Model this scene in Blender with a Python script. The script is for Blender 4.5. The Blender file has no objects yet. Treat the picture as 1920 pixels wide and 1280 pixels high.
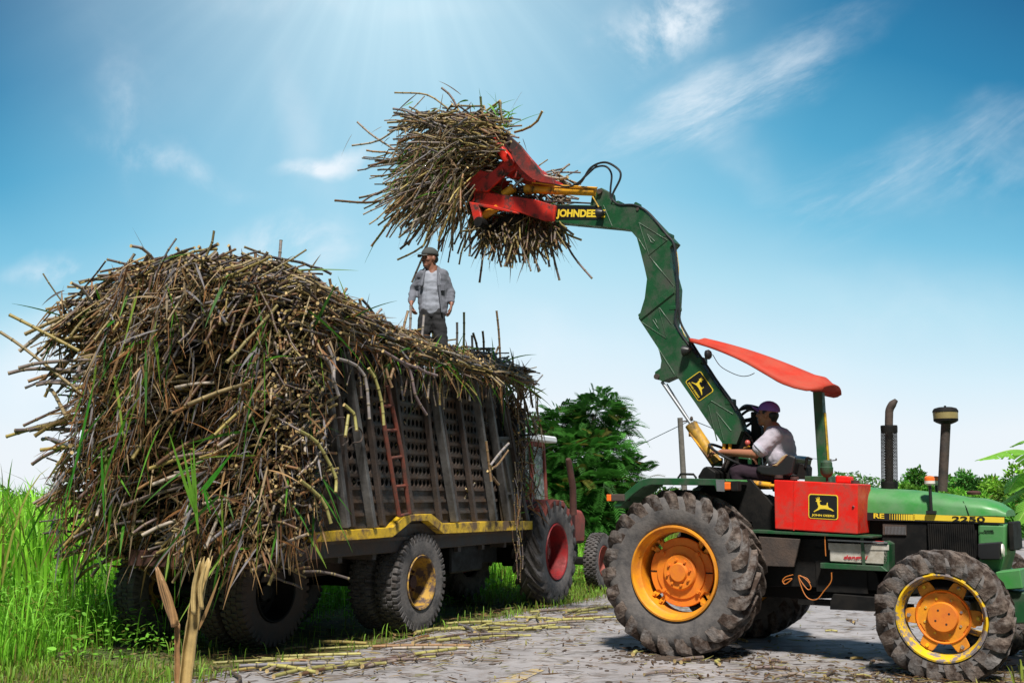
import bpy, bmesh, math, random
import numpy as np
from math import radians as rad, sin, cos, pi
from mathutils import Vector, Matrix
random.seed(7); rng = np.random.default_rng(7)
SC = bpy.context.scene
COL = SC.collection
# ------------------------------------------------------------------ camera
CAMH = 1.44; PITCH = rad(8.25); FPX = 2000.0
cam = bpy.data.cameras.new('camera'); camo = bpy.data.objects.new('camera', cam); COL.objects.link(camo)
camo.location = (0, 0, CAMH); camo.rotation_euler = (rad(90)+PITCH, 0, 0)
cam.sensor_width = 36; cam.lens = 36*FPX/1920; cam.clip_end = 3000; cam.clip_start = .05
SC.camera = camo
# ------------------------------------------------------------------ view, sun, sky
SC.view_settings.view_transform = 'Standard'; SC.view_settings.look = 'None'
SC.view_settings.exposure = 0.38; SC.view_settings.gamma = 1
SUN_EL, SUN_AZ = rad(57), rad(178)          # azimuth clockwise from +Y
sd = Vector((sin(SUN_AZ)*cos(SUN_EL), cos(SUN_AZ)*cos(SUN_EL), sin(SUN_EL)))
sun = bpy.data.lights.new('sun', 'SUN'); suno = bpy.data.objects.new('sun', sun); COL.objects.link(suno)
sun.energy = 5.0; sun.angle = rad(6); sun.color = (1, .95, .88)
suno.rotation_euler = sd.to_track_quat('Z', 'Y').to_euler()

def pxray(px, py):
    a = (px-960)/FPX; b = (640-py)/FPX
    return Vector((a, cos(PITCH)-b*sin(PITCH), sin(PITCH)+b*cos(PITCH)))

world = bpy.data.worlds.new('World'); SC.world = world; world.use_nodes = True
def build_world():
    nt = world.node_tree; N = nt.nodes; L = nt.links; N.clear()
    def n(t, **k):
        o = N.new(t)
        for a, b in k.items(): setattr(o, a, b)
        return o
    def math_(op, a, b=None, clamp=False):
        m = n('ShaderNodeMath', operation=op, use_clamp=clamp)
        for i, v in enumerate((a, b)):
            if v is None: continue
            if isinstance(v, (int, float)): m.inputs[i].default_value = v
            else: L.new(v, m.inputs[i])
        return m.outputs[0]
    out = n('ShaderNodeOutputWorld'); bg = n('ShaderNodeBackground'); L.new(bg.outputs[0], out.inputs[0])
    tc = n('ShaderNodeTexCoord'); D = tc.outputs['Generated']
    sep = n('ShaderNodeSeparateXYZ'); L.new(D, sep.inputs[0]); X, Y, Z = sep.outputs
    sky = n('ShaderNodeTexSky'); sky.sky_type = 'NISHITA'; sky.sun_disc = False
    sky.sun_elevation = SUN_EL; sky.sun_rotation = SUN_AZ; sky.air_density = 1.0; sky.dust_density = 1.5; sky.ozone_density = 2.5
    skm = n('ShaderNodeMix', data_type='RGBA', blend_type='MULTIPLY'); skm.inputs[0].default_value = 1
    L.new(sky.outputs[0], skm.inputs[6]); skm.inputs[7].default_value = (.1, .1, .1, 1)
    # graded sky colour by elevation
    ramp = n('ShaderNodeValToRGB'); cr = ramp.color_ramp
    stops = [(0.0, (.88, .92, .97)), (.07, (.84, .91, .97)), (.13, (.68, .86, .96)), (.20, (.44, .74, .88)), (.28, (.20, .55, .76)),
             (.36, (.085, .39, .62)), (.46, (.025, .23, .44)), (.60, (.012, .12, .28)), (1.0, (.16, .28, .44))]
    while len(cr.elements) < len(stops): cr.elements.new(.5)
    for e, (p, c) in zip(cr.elements, stops): e.position = p; e.color = (*c, 1)
    # sides darker, warped a little
    wn = n('ShaderNodeTexNoise'); wn.inputs['Scale'].default_value = 2.2; wn.inputs['Detail'].default_value = 4; L.new(D, wn.inputs['Vector'])
    az = math_('DIVIDE', X, math_('MAXIMUM', math_('ABSOLUTE', Y), .05))
    az2 = math_('MINIMUM', math_('MULTIPLY', az, az), .5)
    zz = math_('ADD', Z, math_('MULTIPLY', math_('SUBTRACT', wn.outputs[0], .5), .10))
    zz = math_('ADD', zz, math_('MULTIPLY', math_('MULTIPLY', az2, .95), math_('MULTIPLY', Z, 1.6)))
    L.new(zz, ramp.inputs[0])
    mix0 = n('ShaderNodeMix', data_type='RGBA'); mix0.inputs[0].default_value = .93
    L.new(skm.outputs[2], mix0.inputs[6]); L.new(ramp.outputs[0], mix0.inputs[7])
    col = mix0.outputs[2]
    # bright veil of thin cloud high in front
    g = pxray(745, -60).normalized()
    dp = n('ShaderNodeVectorMath', operation='DOT_PRODUCT'); L.new(D, dp.inputs[0]); dp.inputs[1].default_value = g
    ang = math_('ARCCOSINE', math_('MINIMUM', dp.outputs['Value'], 1.0))
    glow = math_('POWER', math_('SUBTRACT', 1.0, math_('MINIMUM', math_('DIVIDE', ang, .40), 1.0)), 1.35)
    Ys = math_('MAXIMUM', math_('ABSOLUTE', Y), .05)
    U = math_('DIVIDE', X, Ys); V = math_('DIVIDE', Z, Ys)
    cmb = n('ShaderNodeCombineXYZ'); L.new(U, cmb.inputs[0]); L.new(V, cmb.inputs[1])
    def noise(scale, detail, rough=.6, dist=0., vec=None, stretch=None, rot=0):
        mp = n('ShaderNodeMapping', vector_type='TEXTURE'); L.new(vec or cmb.outputs[0], mp.inputs[0])
        mp.inputs['Rotation'].default_value = (0, 0, rot)
        if stretch: mp.inputs['Scale'].default_value = stretch
        t = n('ShaderNodeTexNoise'); t.inputs['Scale'].default_value = scale; t.inputs['Detail'].default_value = detail
        t.inputs['Roughness'].default_value = rough; t.inputs['Distortion'].default_value = dist
        L.new(mp.outputs[0], t.inputs['Vector']); return t.outputs[0]
    def mapr(v, a, b, c=0, d=1):
        m = n('ShaderNodeMapRange'); m.interpolation_type = 'SMOOTHSTEP'; L.new(v, m.inputs[0])
        for i, q in enumerate((a, b, c, d)): m.inputs[i+1].default_value = q
        return m.outputs[0]
    gx, gz = g.x/g.y, g.z/g.y
    rang = math_('ARCTAN2', math_('SUBTRACT', U, gx), math_('SUBTRACT', gz+.12, V))
    rv = n('ShaderNodeCombineXYZ'); L.new(rang, rv.inputs[0])
    rt_ = n('ShaderNodeTexNoise'); rt_.inputs['Scale'].default_value = 9; rt_.inputs['Detail'].default_value = 3; L.new(rv.outputs[0], rt_.inputs['Vector']); rays = rt_.outputs[0]
    fine = noise(9, 8, .62, .3); broad = noise(3.2, 6, .6, .4)
    wis = noise(9, 10, .66, .5, None, (2.4, .7, 1), .52)
    warp = n('ShaderNodeVectorMath', operation='SCALE'); 
    nc = n('ShaderNodeTexNoise'); nc.inputs['Scale'].default_value = 6; nc.inputs['Detail'].default_value = 5; L.new(cmb.outputs[0], nc.inputs['Vector'])
    sub = n('ShaderNodeVectorMath', operation='SUBTRACT'); L.new(nc.outputs['Color'], sub.inputs[0]); sub.inputs[1].default_value = (.5, .5, .5)
    L.new(sub.outputs[0], warp.inputs[0]); warp.inputs['Scale'].default_value = .12
    wv = n('ShaderNodeVectorMath', operation='ADD'); L.new(cmb.outputs[0], wv.inputs[0]); L.new(warp.outputs[0], wv.inputs[1])
    total = None
    # cloud wisps: (two ends in the photograph, half width px, strength, texture)
    for (x0, y0, x1, y1, hw, st, tex, lo, hi) in [
        (1110, 300, 1560, 60, 62, 1.0, wis, .40, .80), (1440, 400, 1960, 270, 75, .75, wis, .38, .80), (1700, 330, 2000, 300, 90, .6, broad, .35, .7),
        (1170, 70, 1340, -20, 75, 1.0, fine, .40, .64), (215, 60, 275, 320, 30, .35, fine, .36, .75), (225, 250, 420, 352, 26, .55, fine, .38, .72),
        (565, 312, 645, 295, 24, 1.0, fine, .34, .56), (460, 505, 600, 470, 60, .7, fine, .38, .58), (60, 525, 150, 520, 24, .6, fine, .42, .65),
        (-40, 680, 160, 640, 60, .8, broad, .35, .6), (560, 120, 600, 380, 45, .35, broad, .3, .7), (1350, 220, 1420, 330, 60, .35, broad, .35, .7),
        (900, 620, 1140, 700, 60, .5, broad, .35, .7), (1500, 560, 1900, 600, 70, .3, broad, .35, .7), (180, -20, 300, 200, 70, .25, broad, .3, .7), (350, -10, 800, -10, 40, .6, broad, .35, .7)]:
        a = pxray(x0, y0); b = pxray(x1, y1)
        ua, va = a.x/a.y, a.z/a.y; ub, vb = b.x/b.y, b.z/b.y
        cx, cy = (ua+ub)/2, (va+vb)/2; ln = math.hypot(ub-ua, vb-va)/2+.02; th = math.atan2(vb-va, ub-ua)
        mp = n('ShaderNodeMapping', vector_type='TEXTURE'); L.new(wv.outputs[0], mp.inputs[0])
        mp.inputs['Location'].default_value = (cx, cy, 0); mp.inputs['Rotation'].default_value = (0, 0, th); mp.inputs['Scale'].default_value = (ln*1.25, hw/FPX*1.3, 1)
        le = n('ShaderNodeVectorMath', operation='LENGTH'); L.new(mp.outputs[0], le.inputs[0])
        m = math_('MULTIPLY', mapr(le.outputs['Value'], 1.25, .0), mapr(tex, lo, hi))
        m = math_('MULTIPLY', m, st)
        total = m if total is None else math_('ADD', total, m)
    veil = math_('MULTIPLY', glow, mapr(rays, .3, .75, .90, 1.01))
    back = math_('MULTIPLY', mapr(broad, .5, .8), mapr(Z, .55, .8, 0, .4))
    total = math_('ADD', total, back)
    total = math_('MINIMUM', total, .95)
    mg = n('ShaderNodeMix', data_type='RGBA', clamp_factor=True); L.new(math_('MULTIPLY', veil, .95), mg.inputs[0]); L.new(col, mg.inputs[6]); mg.inputs[7].default_value = (.66, .90, 1.0, 1)
    mc = n('ShaderNodeMix', data_type='RGBA', clamp_factor=True); L.new(total, mc.inputs[0]); L.new(mg.outputs[2], mc.inputs[6]); mc.inputs[7].default_value = (.82, .90, .97, 1)
    # dim the sky behind the camera to cut the fill on near faces
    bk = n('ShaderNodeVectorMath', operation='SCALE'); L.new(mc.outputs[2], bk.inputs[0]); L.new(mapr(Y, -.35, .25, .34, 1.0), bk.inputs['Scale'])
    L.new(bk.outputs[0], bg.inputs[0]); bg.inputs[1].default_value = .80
build_world()

# ------------------------------------------------------------------ frames: a vertical-plane coordinate system standing on the ground
def ground_pt(px, py, z=0):
    r = pxray(px, py); t = (z-CAMH)/r.z; return Vector((r.x*t, r.y*t, z))
class Frame:
    def __init__(s, o, heading):
        s.o = Vector((o[0], o[1], 0)); a = rad(heading); s.u = Vector((sin(a), cos(a), 0)); s.v = Vector((-s.u.y, s.u.x, 0))
        s.rz = math.atan2(s.u.y, s.u.x)
    def T(s, px, py, c=0):                     # photo position -> (x, z) on the frame's plane y = c
        r = pxray(px, py); C = Vector((0, 0, CAMH)); t = ((s.o+s.v*c-C).dot(s.v))/r.dot(s.v); p = C+r*t-s.o
        return (p.dot(s.u), p.z)
    def P(s, px, py, c=0):
        x, z = s.T(px, py, c); return Vector((x, c, z))
    def L(s, p):                               # world -> local
        d = Vector(p)-s.o; return Vector((d.dot(s.u), d.dot(s.v), d.z))
TR = Frame(ground_pt(1264, 1232), 123.5)       # green tractor, near side
TL = Frame(ground_pt(790, 1185), 26)           # trailer, near side
RT = Frame(ground_pt(1048, 1133), 25)          # red tractor
# ------------------------------------------------------------------ materials
def pmat(name, base, rough=.6, metal=0., var=.15, scale=6., dirt=None, damt=.5, dscale=3., dsharp=.12, bump=0., bscale=40., attr=False, coat=0., spec=.5, col2=None, c2amt=.5, c2scale=1.5, subs=None, trans=0.):
    m = bpy.data.materials.new(name); m.use_nodes = True; nt = m.node_tree; N = nt.nodes; L = nt.links
    b = N['Principled BSDF']; b.inputs['Roughness'].default_value = rough; b.inputs['Metallic'].default_value = metal
    b.inputs['Specular IOR Level'].default_value = spec; b.inputs['Coat Weight'].default_value = coat
    tc = N.new('ShaderNodeTexCoord')
    def noise(s, d=5, r=.6):
        t = N.new('ShaderNodeTexNoise'); t.inputs['Scale'].default_value = s; t.inputs['Detail'].default_value = d; t.inputs['Roughness'].default_value = r
        L.new(tc.outputs['Object'], t.inputs['Vector']); return t.outputs[0]
    def mp(v, a, bb, c=0, d=1):
        q = N.new('ShaderNodeMapRange'); L.new(v, q.inputs[0])
        for i, z in enumerate((a, bb, c, d)): q.inputs[i+1].default_value = z
        return q.outputs[0]
    def mix(f, A, B, bt='MIX'):
        q = N.new('ShaderNodeMix'); q.data_type = 'RGBA'; q.blend_type = bt
        if isinstance(f, (int, float)): q.inputs[0].default_value = f
        else: L.new(f, q.inputs[0])
        for i, z in ((6, A), (7, B)):
            if isinstance(z, tuple): q.inputs[i].default_value = (*z[:3], 1)
            else: L.new(z, q.inputs[i])
        return q.outputs[2]
    if attr:
        at = N.new('ShaderNodeAttribute'); at.attribute_name = 'Col'; c = at.outputs['Color']
    else: c = tuple(base)
    if col2 is not None: c = mix(mp(noise(c2scale), .5-.1, .5+.1, 0, c2amt), c, tuple(col2))
    v = mp(noise(scale), .3, .7, 1-var, 1+var)
    cb = N.new('ShaderNodeCombineXYZ')
    for i in range(3): L.new(v, cb.inputs[i])
    c = mix(1., c, cb.outputs[0], 'MULTIPLY')
    rr = None
    if dirt is not None:
        th = 1-damt
        dm = mp(noise(dscale, 9, .68), .25+.5*th-dsharp, .25+.5*th+dsharp)
        c = mix(dm, c, tuple(dirt)); rr = mp(dm, 0, 1, rough, .92)
        L.new(rr, b.inputs['Roughness'])
    L.new(c, b.inputs['Base Color'])
    if bump:
        bp = N.new('ShaderNodeBump'); bp.inputs['Strength'].default_value = min(1, bump); bp.inputs['Distance'].default_value = .01*max(1, bump)
        L.new(noise(bscale, 6), bp.inputs['Height']); L.new(bp.outputs[0], b.inputs['Normal'])
    if trans:
        b.inputs['Subsurface Weight'].default_value = 0
        tr = N.new('ShaderNodeBsdfTranslucent'); L.new(c, tr.inputs[0]); ms = N.new('ShaderNodeMixShader'); ms.inputs[0].default_value = trans
        L.new(b.outputs[0], ms.inputs[1]); L.new(tr.outputs[0], ms.inputs[2]); L.new(ms.outputs[0], N['Material Output'].inputs[0])
    return m
MUD = (.10, .075, .055); DUST = (.22, .20, .18)
M = dict(
 green=pmat('green_paint', (.012, .075, .025), .38, dirt=(.05, .06, .045), damt=.38, dscale=5, var=.2, bump=.15, bscale=60),
 hood=pmat('hood_paint', (.038, .23, .042), .34, dirt=(.12, .22, .12), damt=.36, dscale=3.5, dsharp=.25, var=.15),
 red=pmat('red_paint', (.72, .012, .005), .36, dirt=(.30, .05, .03), damt=.34, dscale=6, var=.12),
 claw=pmat('scorched_claw', (.36, .020, .012), .5, dirt=(.035, .022, .02), damt=.60, dscale=4, dsharp=.12, var=.3, bump=.4, bscale=30),
 redclaw=pmat('claw_paint', (.58, .025, .012), .45, dirt=(.06, .03, .025), damt=.40, dscale=7, dsharp=.06, var=.25, bump=.3, bscale=30),
 canopy=pmat('canopy_plastic', (.58, .036, .010), .50, var=.14, trans=.22, dirt=(.50, .09, .05), damt=.42, dscale=4, dsharp=.2),
 orange=pmat('wheel_paint', (.80, .33, .008), .42, dirt=(.36, .10, .02), damt=.40, dscale=5, dsharp=.2, var=.12),
 orange2=pmat('hub_paint', (.80, .25, .01), .45, dirt=(.55, .12, .02), damt=.42, dscale=6, dsharp=.2, var=.12),
 yrim=pmat('worn_yellow_rim', (.72, .46, .01), .5, dirt=(.20, .17, .17), damt=.50, dscale=9, dsharp=.03, var=.15),
 yellow=pmat('yellow_paint', (.68, .43, .015), .5, dirt=(.14, .09, .05), damt=.42, dscale=5, dsharp=.08, var=.2, bump=.2),
 oyellow=pmat('cylinder_paint', (.75, .36, .02), .4, dirt=(.12, .07, .03), damt=.36, dscale=9, dsharp=.06, var=.15),
 rimtruck=pmat('truck_rim_paint', (.42, .24, .03), .55, dirt=(.09, .06, .05), damt=.52, dscale=8, dsharp=.06),
 logoY=pmat('decal_yellow', (.80, .58, .04), .45, var=.05), logoK=pmat('decal_black', (.008, .008, .008), .4, var=.05),
 tyre=pmat('dusty_tyre', (.075, .071, .072), .85, dirt=(.15, .135, .125), damt=.48, dscale=6, dsharp=.14, var=.25, bump=.6, bscale=30),
 mud=pmat('muddy_tread', (.15, .138, .132), .9, dirt=(.035, .020, .013), damt=.52, dscale=9, dsharp=.09, var=.35, bump=1.5, bscale=26, col2=(.20, .13, .085), c2amt=.5, c2scale=5),
 tread=pmat('tread', (.10, .095, .095), .9, dirt=(.04, .032, .028), damt=.5, dscale=9, dsharp=.12, var=.3, bump=1., bscale=30),
 black=pmat('black_metal', (.005, .005, .005), .6, dirt=(.014, .012, .010), damt=.4, dscale=6, var=.2, spec=.25),
 blackp=pmat('black_plastic', (.014, .014, .015), .42, var=.1), hose=pmat('rubber_hose', (.022, .024, .026), .35, var=.1),
 steel=pmat('grey_steel', (.25, .25, .26), .35, metal=.6, var=.2), chrome=pmat('cylinder_rod', (.34, .36, .38), .4, metal=.5, var=.1),
 dark=pmat('dark_steel', (.03, .028, .027), .6, dirt=(.09, .06, .045), damt=.5, dscale=5, dsharp=.2, var=.3, bump=.4),
 panel=pmat('matting_steel', (.068, .064, .060), .6, dirt=(.10, .055, .032), damt=.5, dscale=3.5, dsharp=.15, var=.35, bump=.5, col2=(.03, .032, .03), c2amt=.6, c2scale=1.2),
 stake=pmat('stake_steel', (.15, .147, .143), .6, dirt=(.035, .03, .026), damt=.5, dscale=4, dsharp=.2, var=.25, bump=.3),
 plate=pmat('plate_steel', (.075, .072, .055), .5, dirt=(.12, .07, .04), damt=.35, dscale=3, var=.25),
 ladder=pmat('rusty_red', (.19, .045, .025), .6, dirt=(.07, .035, .025), damt=.5, dscale=8, dsharp=.12, var=.3),
 rust=pmat('rust', (.055, .02, .014), .8, var=.4, bump=.5),
 rtred=pmat('faded_red_paint', (.34, .05, .032), .5, dirt=(.13, .06, .045), damt=.5, dscale=4, dsharp=.2, var=.2),
 rthub=pmat('red_hub', (.28, .012, .014), .5, dirt=(.12, .02, .02), damt=.4, dscale=9),
 white=pmat('white_paint', (.70, .72, .74), .5, var=.05), batt=pmat('battery_case', (.55, .53, .47), .5, dirt=(.24, .20, .14), damt=.45, dscale=8, dsharp=.2),
 battred=pmat('battery_print', (.5, .02, .03), .5, var=.1), amber=pmat('amber_lens', (.85, .16, .02), .25, var=.05), wlens=pmat('white_lens', (.7, .66, .6), .3, var=.05),
 tan=pmat('seat_tan', (.36, .25, .12), .8, var=.1), wood=pmat('pole_wood', (.14, .13, .115), .9, var=.3, scale=12, bump=.6),
 skin=pmat('skin', (.33, .135, .075), .5, var=.08), skin2=pmat('skin_dark', (.25, .11, .07), .5, var=.08),
 shirt=pmat('lilac_shirt', (.44, .40, .46), .9, var=.08, bump=.3, bscale=14), cap=pmat('purple_cap', (.20, .09, .34), .8, var=.08),
 trous=pmat('purple_trousers', (.020, .007, .016), .9, var=.2), jacket=pmat('grey_jacket', (.13, .138, .165), .95, var=.15, bump=.8, bscale=12),
 tee=pmat('grey_tshirt', (.27, .29, .34), .95, var=.1, bump=.5, bscale=10), jeans=pmat('dark_jeans', (.016, .016, .018), .9, var=.25, bump=.5, bscale=14),
 cap2=pmat('grey_cap', (.055, .06, .058), .9, var=.1), hair=pmat('hair', (.010, .008, .007), .6, var=.1), hem=pmat('shirt_hem', (.50, .50, .58), .9, var=.05),
 cane=pmat('cane_skin', (1, 1, 1), .55, var=.28, scale=14, attr=True, bump=.25, bscale=30),
 leaf=pmat('leaf_blade', (1, 1, 1), .55, var=.18, scale=4, attr=True, trans=.38, spec=.3),
 trash=pmat('cane_trash', (.007, .005, .004), .95, var=.6, scale=14, bump=2., bscale=18),  # near-black so that gaps between stalks look shaded
 bark=pmat('bark', (.09, .07, .05), .9, var=.3, bump=1.),
)
def glass_mat():
    m = bpy.data.materials.new('dusty_glass'); m.use_nodes = True; N = m.node_tree.nodes; L = m.node_tree.links
    b = N['Principled BSDF']; b.inputs['Base Color'].default_value = (.30, .34, .33, 1); b.inputs['Roughness'].default_value = .25
    t = N.new('ShaderNodeBsdfTransparent'); t.inputs[0].default_value = (.75, .82, .8, 1); ms = N.new('ShaderNodeMixShader')
    nz = N.new('ShaderNodeTexNoise'); nz.inputs['Scale'].default_value = 14; nz.inputs['Detail'].default_value = 8
    tc = N.new('ShaderNodeTexCoord'); L.new(tc.outputs['Object'], nz.inputs['Vector'])
    mr = N.new('ShaderNodeMapRange'); L.new(nz.outputs[0], mr.inputs[0]); mr.inputs[1].default_value = .45; mr.inputs[2].default_value = .7; mr.inputs[3].default_value = .75; mr.inputs[4].default_value = .2
    L.new(mr.outputs[0], ms.inputs[0]); L.new(b.outputs[0], ms.inputs[1]); L.new(t.outputs[0], ms.inputs[2]); L.new(ms.outputs[0], N['Material Output'].inputs[0])
    return m
M['glass'] = glass_mat()
# ------------------------------------------------------------------ mesh builder
class MB:
    def __init__(s): s.v = []; s.f = []
    def add(s, vs, fs):
        o = len(s.v); s.v += [tuple(p) for p in vs]; s.f += [tuple(i+o for i in f) for f in fs]; return s
    def box(s, a, b):
        x0, x1 = sorted((a[0], b[0])); y0, y1 = sorted((a[1], b[1])); z0, z1 = sorted((a[2], b[2]))
        return s.add([(x0,y0,z0),(x1,y0,z0),(x1,y1,z0),(x0,y1,z0),(x0,y0,z1),(x1,y0,z1),(x1,y1,z1),(x0,y1,z1)],
            [(0,3,2,1),(4,5,6,7),(0,1,5,4),(1,2,6,5),(2,3,7,6),(3,0,4,7)])
    def prism(s, pts, y0, y1):                 # outline (x, z) extruded along y
        a = sum(pts[i][0]*pts[(i+1)%len(pts)][1]-pts[(i+1)%len(pts)][0]*pts[i][1] for i in range(len(pts)))
        if a < 0: pts = pts[::-1]
        n = len(pts); vs = [(p[0], y0, p[1]) for p in pts]+[(p[0], y1, p[1]) for p in pts]
        return s.add(vs, [tuple(range(n)), tuple(range(2*n-1, n-1, -1))]+[(i, i+n, (i+1)%n+n, (i+1)%n) for i in range(n)])
    def beam(s, p, q, w, h, up=(0, 0, 1)):     # rectangular bar between two points
        p, q = Vector(p), Vector(q); d = (q-p).normalized(); up = Vector(up)
        a = d.cross(up)
        if a.length < 1e-3: a = d.cross(Vector((1, 0, 0)))
        a.normalize(); b = a.cross(d).normalized()
        c = [p+a*i*w/2+b*j*h/2 for i, j in ((-1,-1),(1,-1),(1,1),(-1,1))]+[q+a*i*w/2+b*j*h/2 for i, j in ((-1,-1),(1,-1),(1,1),(-1,1))]
        return s.add(c, [(0,1,2,3),(7,6,5,4),(0,4,5,1),(1,5,6,2),(2,6,7,3),(3,7,4,0)])
    def tube(s, path, r, n=10, cap=True):
        path = [Vector(p) for p in path]; m = len(path); rs = r if isinstance(r, (list, tuple)) else [r]*m
        vs = []; prev = None
        for i, p in enumerate(path):
            d = (path[min(i+1, m-1)]-path[max(i-1, 0)]).normalized()
            if prev is None: a = d.cross(Vector((0, 0, 1)) if abs(d.z) < .9 else Vector((1, 0, 0)))
            else: a = prev-d*prev.dot(d)
            a.normalize(); prev = a; b = d.cross(a)
            vs += [p+(a*cos(2*pi*k/n)+b*sin(2*pi*k/n))*rs[i] for k in range(n)]
        fs = [(i*n+k, i*n+(k+1)%n, (i+1)*n+(k+1)%n, (i+1)*n+k) for i in range(m-1) for k in range(n)]
        if cap: fs += [tuple(range(n-1, -1, -1)), tuple(range((m-1)*n, m*n))]
        return s.add(vs, fs)
    def lathe(s, prof, n=48, c=(0, 0, 0), axis='y', cap=False):    # profile (r, along)
        m = len(prof); vs = []
        for (r, h) in prof:
            for k in range(n):
                a = 2*pi*k/n
                if axis == 'y': vs.append((c[0]+r*cos(a), c[1]+h, c[2]+r*sin(a)))
                elif axis == 'z': vs.append((c[0]+r*cos(a), c[1]+r*sin(a), c[2]+h))
                else: vs.append((c[0]+h, c[1]+r*cos(a), c[2]+r*sin(a)))
        fs = [(i*n+k, i*n+(k+1)%n, (i+1)*n+(k+1)%n, (i+1)*n+k) for i in range(m-1) for k in range(n)]
        if cap: fs += [tuple(range(n-1, -1, -1)), tuple(range((m-1)*n, m*n))]
        return s.add(vs, fs)
    def ell(s, c, r, n=16, m=10):
        vs = []; 
        for i in range(m+1):
            t = pi*i/m
            for k in range(n): vs.append((c[0]+r[0]*sin(t)*cos(2*pi*k/n), c[1]+r[1]*sin(t)*sin(2*pi*k/n), c[2]+r[2]*cos(t)))
        return s.add(vs, [(i*n+k, (i+1)*n+k, (i+1)*n+(k+1)%n, i*n+(k+1)%n) for i in range(m) for k in range(n)])
    def build_each(s, name, mat, parent=None, **kw):
        par = list(range(len(s.v)))
        def fd(i):
            while par[i] != i: par[i] = par[par[i]]; i = par[i]
            return i
        for f in s.f:
            for i in f[1:]: par[fd(i)] = fd(f[0])
        comps = {}
        for f in s.f: comps.setdefault(fd(f[0]), []).append(f)
        out = []
        for fs in comps.values():
            ids = sorted({i for f in fs for i in f}); mp = {i: k for k, i in enumerate(ids)}; m = MB(); m.v = [s.v[i] for i in ids]; m.f = [tuple(mp[i] for i in f) for f in fs]; out.append(m.build(name, mat, parent, **kw))
        return out
    def build(s, name, mat, parent=None, smooth=False, bevel=0., seg=1, loc=None, rz=None, **props):
        me = bpy.data.meshes.new(name); me.from_pydata(s.v, [], s.f); me.update()
        bm = bmesh.new(); bm.from_mesh(me)
        if smooth: bmesh.ops.remove_doubles(bm, verts=bm.verts, dist=1e-5)
        bmesh.ops.recalc_face_normals(bm, faces=bm.faces); bm.to_mesh(me); bm.free()
        return link(name, me, mat, parent, smooth, bevel, seg, loc, rz, **props)
def link(name, me, mat, parent=None, smooth=False, bevel=0., seg=1, loc=None, rz=None, **props):
    me.materials.append(M[mat] if isinstance(mat, str) else mat)
    o = bpy.data.objects.new(name, me); COL.objects.link(o)
    if parent: o.parent = parent
    if loc is not None: o.location = loc
    if rz is not None: o.rotation_euler = (0, 0, rz)
    if smooth:
        me.polygons.foreach_set('use_smooth', [True]*len(me.polygons))
        try: me.set_sharp_from_angle(angle=rad(38))
        except Exception: pass
    if bevel:
        b = o.modifiers.new('bevel', 'BEVEL'); b.width = bevel; b.segments = seg; b.limit_method = 'ANGLE'; b.angle_limit = rad(35)
    for k, v in props.items(): o[k] = v
    return o
def thing(name, label, cat, fr=None, loc=None, rz=0, group=None):
    o = bpy.data.objects.new(name, None); COL.objects.link(o); o.empty_display_size = .2
    if fr: o.location = fr.o; o.rotation_euler = (0, 0, fr.rz)
    else: o.location = loc or (0, 0, 0); o.rotation_euler = (0, 0, rz)
    o['label'] = label; o['category'] = cat
    if group: o['group'] = group
    return o
def part_empty(name, parent, loc=(0, 0, 0), rz=0, **props):
    o = bpy.data.objects.new(name, None); COL.objects.link(o); o.parent = parent; o.location = loc; o.rotation_euler = (0, 0, rz)
    for k, v in props.items(): o[k] = v
    return o
def copy_part(o, parent, loc, rz=None):
    c = o.copy(); COL.objects.link(c); c.parent = parent; c.location = loc
    if rz is not None: c.rotation_euler = (0, 0, rz)
    for ch in list(o.children):
        d = ch.copy(); COL.objects.link(d); d.parent = c
    return c
def spline(pts, n=8):
    pts = [Vector(p) for p in pts]; P = [pts[0]*2-pts[1]]+pts+[pts[-1]*2-pts[-2]]; out = []
    for i in range(1, len(P)-2):
        for k in range(n):
            t = k/n; a, b, c, d = P[i-1:i+3]
            out.append(.5*((2*b)+(c-a)*t+(2*a-5*b+4*c-d)*t*t+(3*b-a-3*c+d)*t**3))
    out.append(pts[-1]); return out
# ------------------------------------------------------------------ vectorised cane stalks and leaf blades
def fast_mesh(name, V, quads, ngons=None, cols=None, smooth=True):
    me = bpy.data.meshes.new(name); V = np.asarray(V, np.float32).reshape(-1, 3)
    me.vertices.add(len(V)); me.vertices.foreach_set('co', V.ravel())
    q = np.asarray(quads, np.int32).reshape(-1, 4); li = [q.ravel()]; starts = [np.arange(len(q))*4]; tot = len(q)*4
    if ngons is not None and len(ngons):
        g = np.asarray(ngons, np.int32); li.append(g.ravel()); starts.append(tot+np.arange(len(g))*g.shape[1]); tot += g.size
    li = np.concatenate(li); st = np.concatenate(starts)
    me.loops.add(len(li)); me.loops.foreach_set('vertex_index', li.astype(np.int32))
    me.polygons.add(len(st)); me.polygons.foreach_set('loop_start', st.astype(np.int32))
    me.update(calc_edges=True); me.validate()
    if smooth: me.polygons.foreach_set('use_smooth', [True]*len(me.polygons))
    if cols is not None:
        a = me.color_attributes.new('Col', 'FLOAT_COLOR', 'POINT'); c = np.ones((len(V), 4), np.float32); c[:, :3] = np.asarray(cols).reshape(-1, 3); a.data.foreach_set('color', c.ravel())
    return me
CANE_COLS = np.array([(.15,.115,.10),(.24,.19,.155),(.12,.08,.07),(.24,.18,.09),(.24,.17,.05),(.18,.085,.032),(.085,.065,.06),(.32,.27,.22),(.15,.14,.155),(.28,.215,.065),(.10,.05,.025),(.24,.13,.055)])
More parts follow.
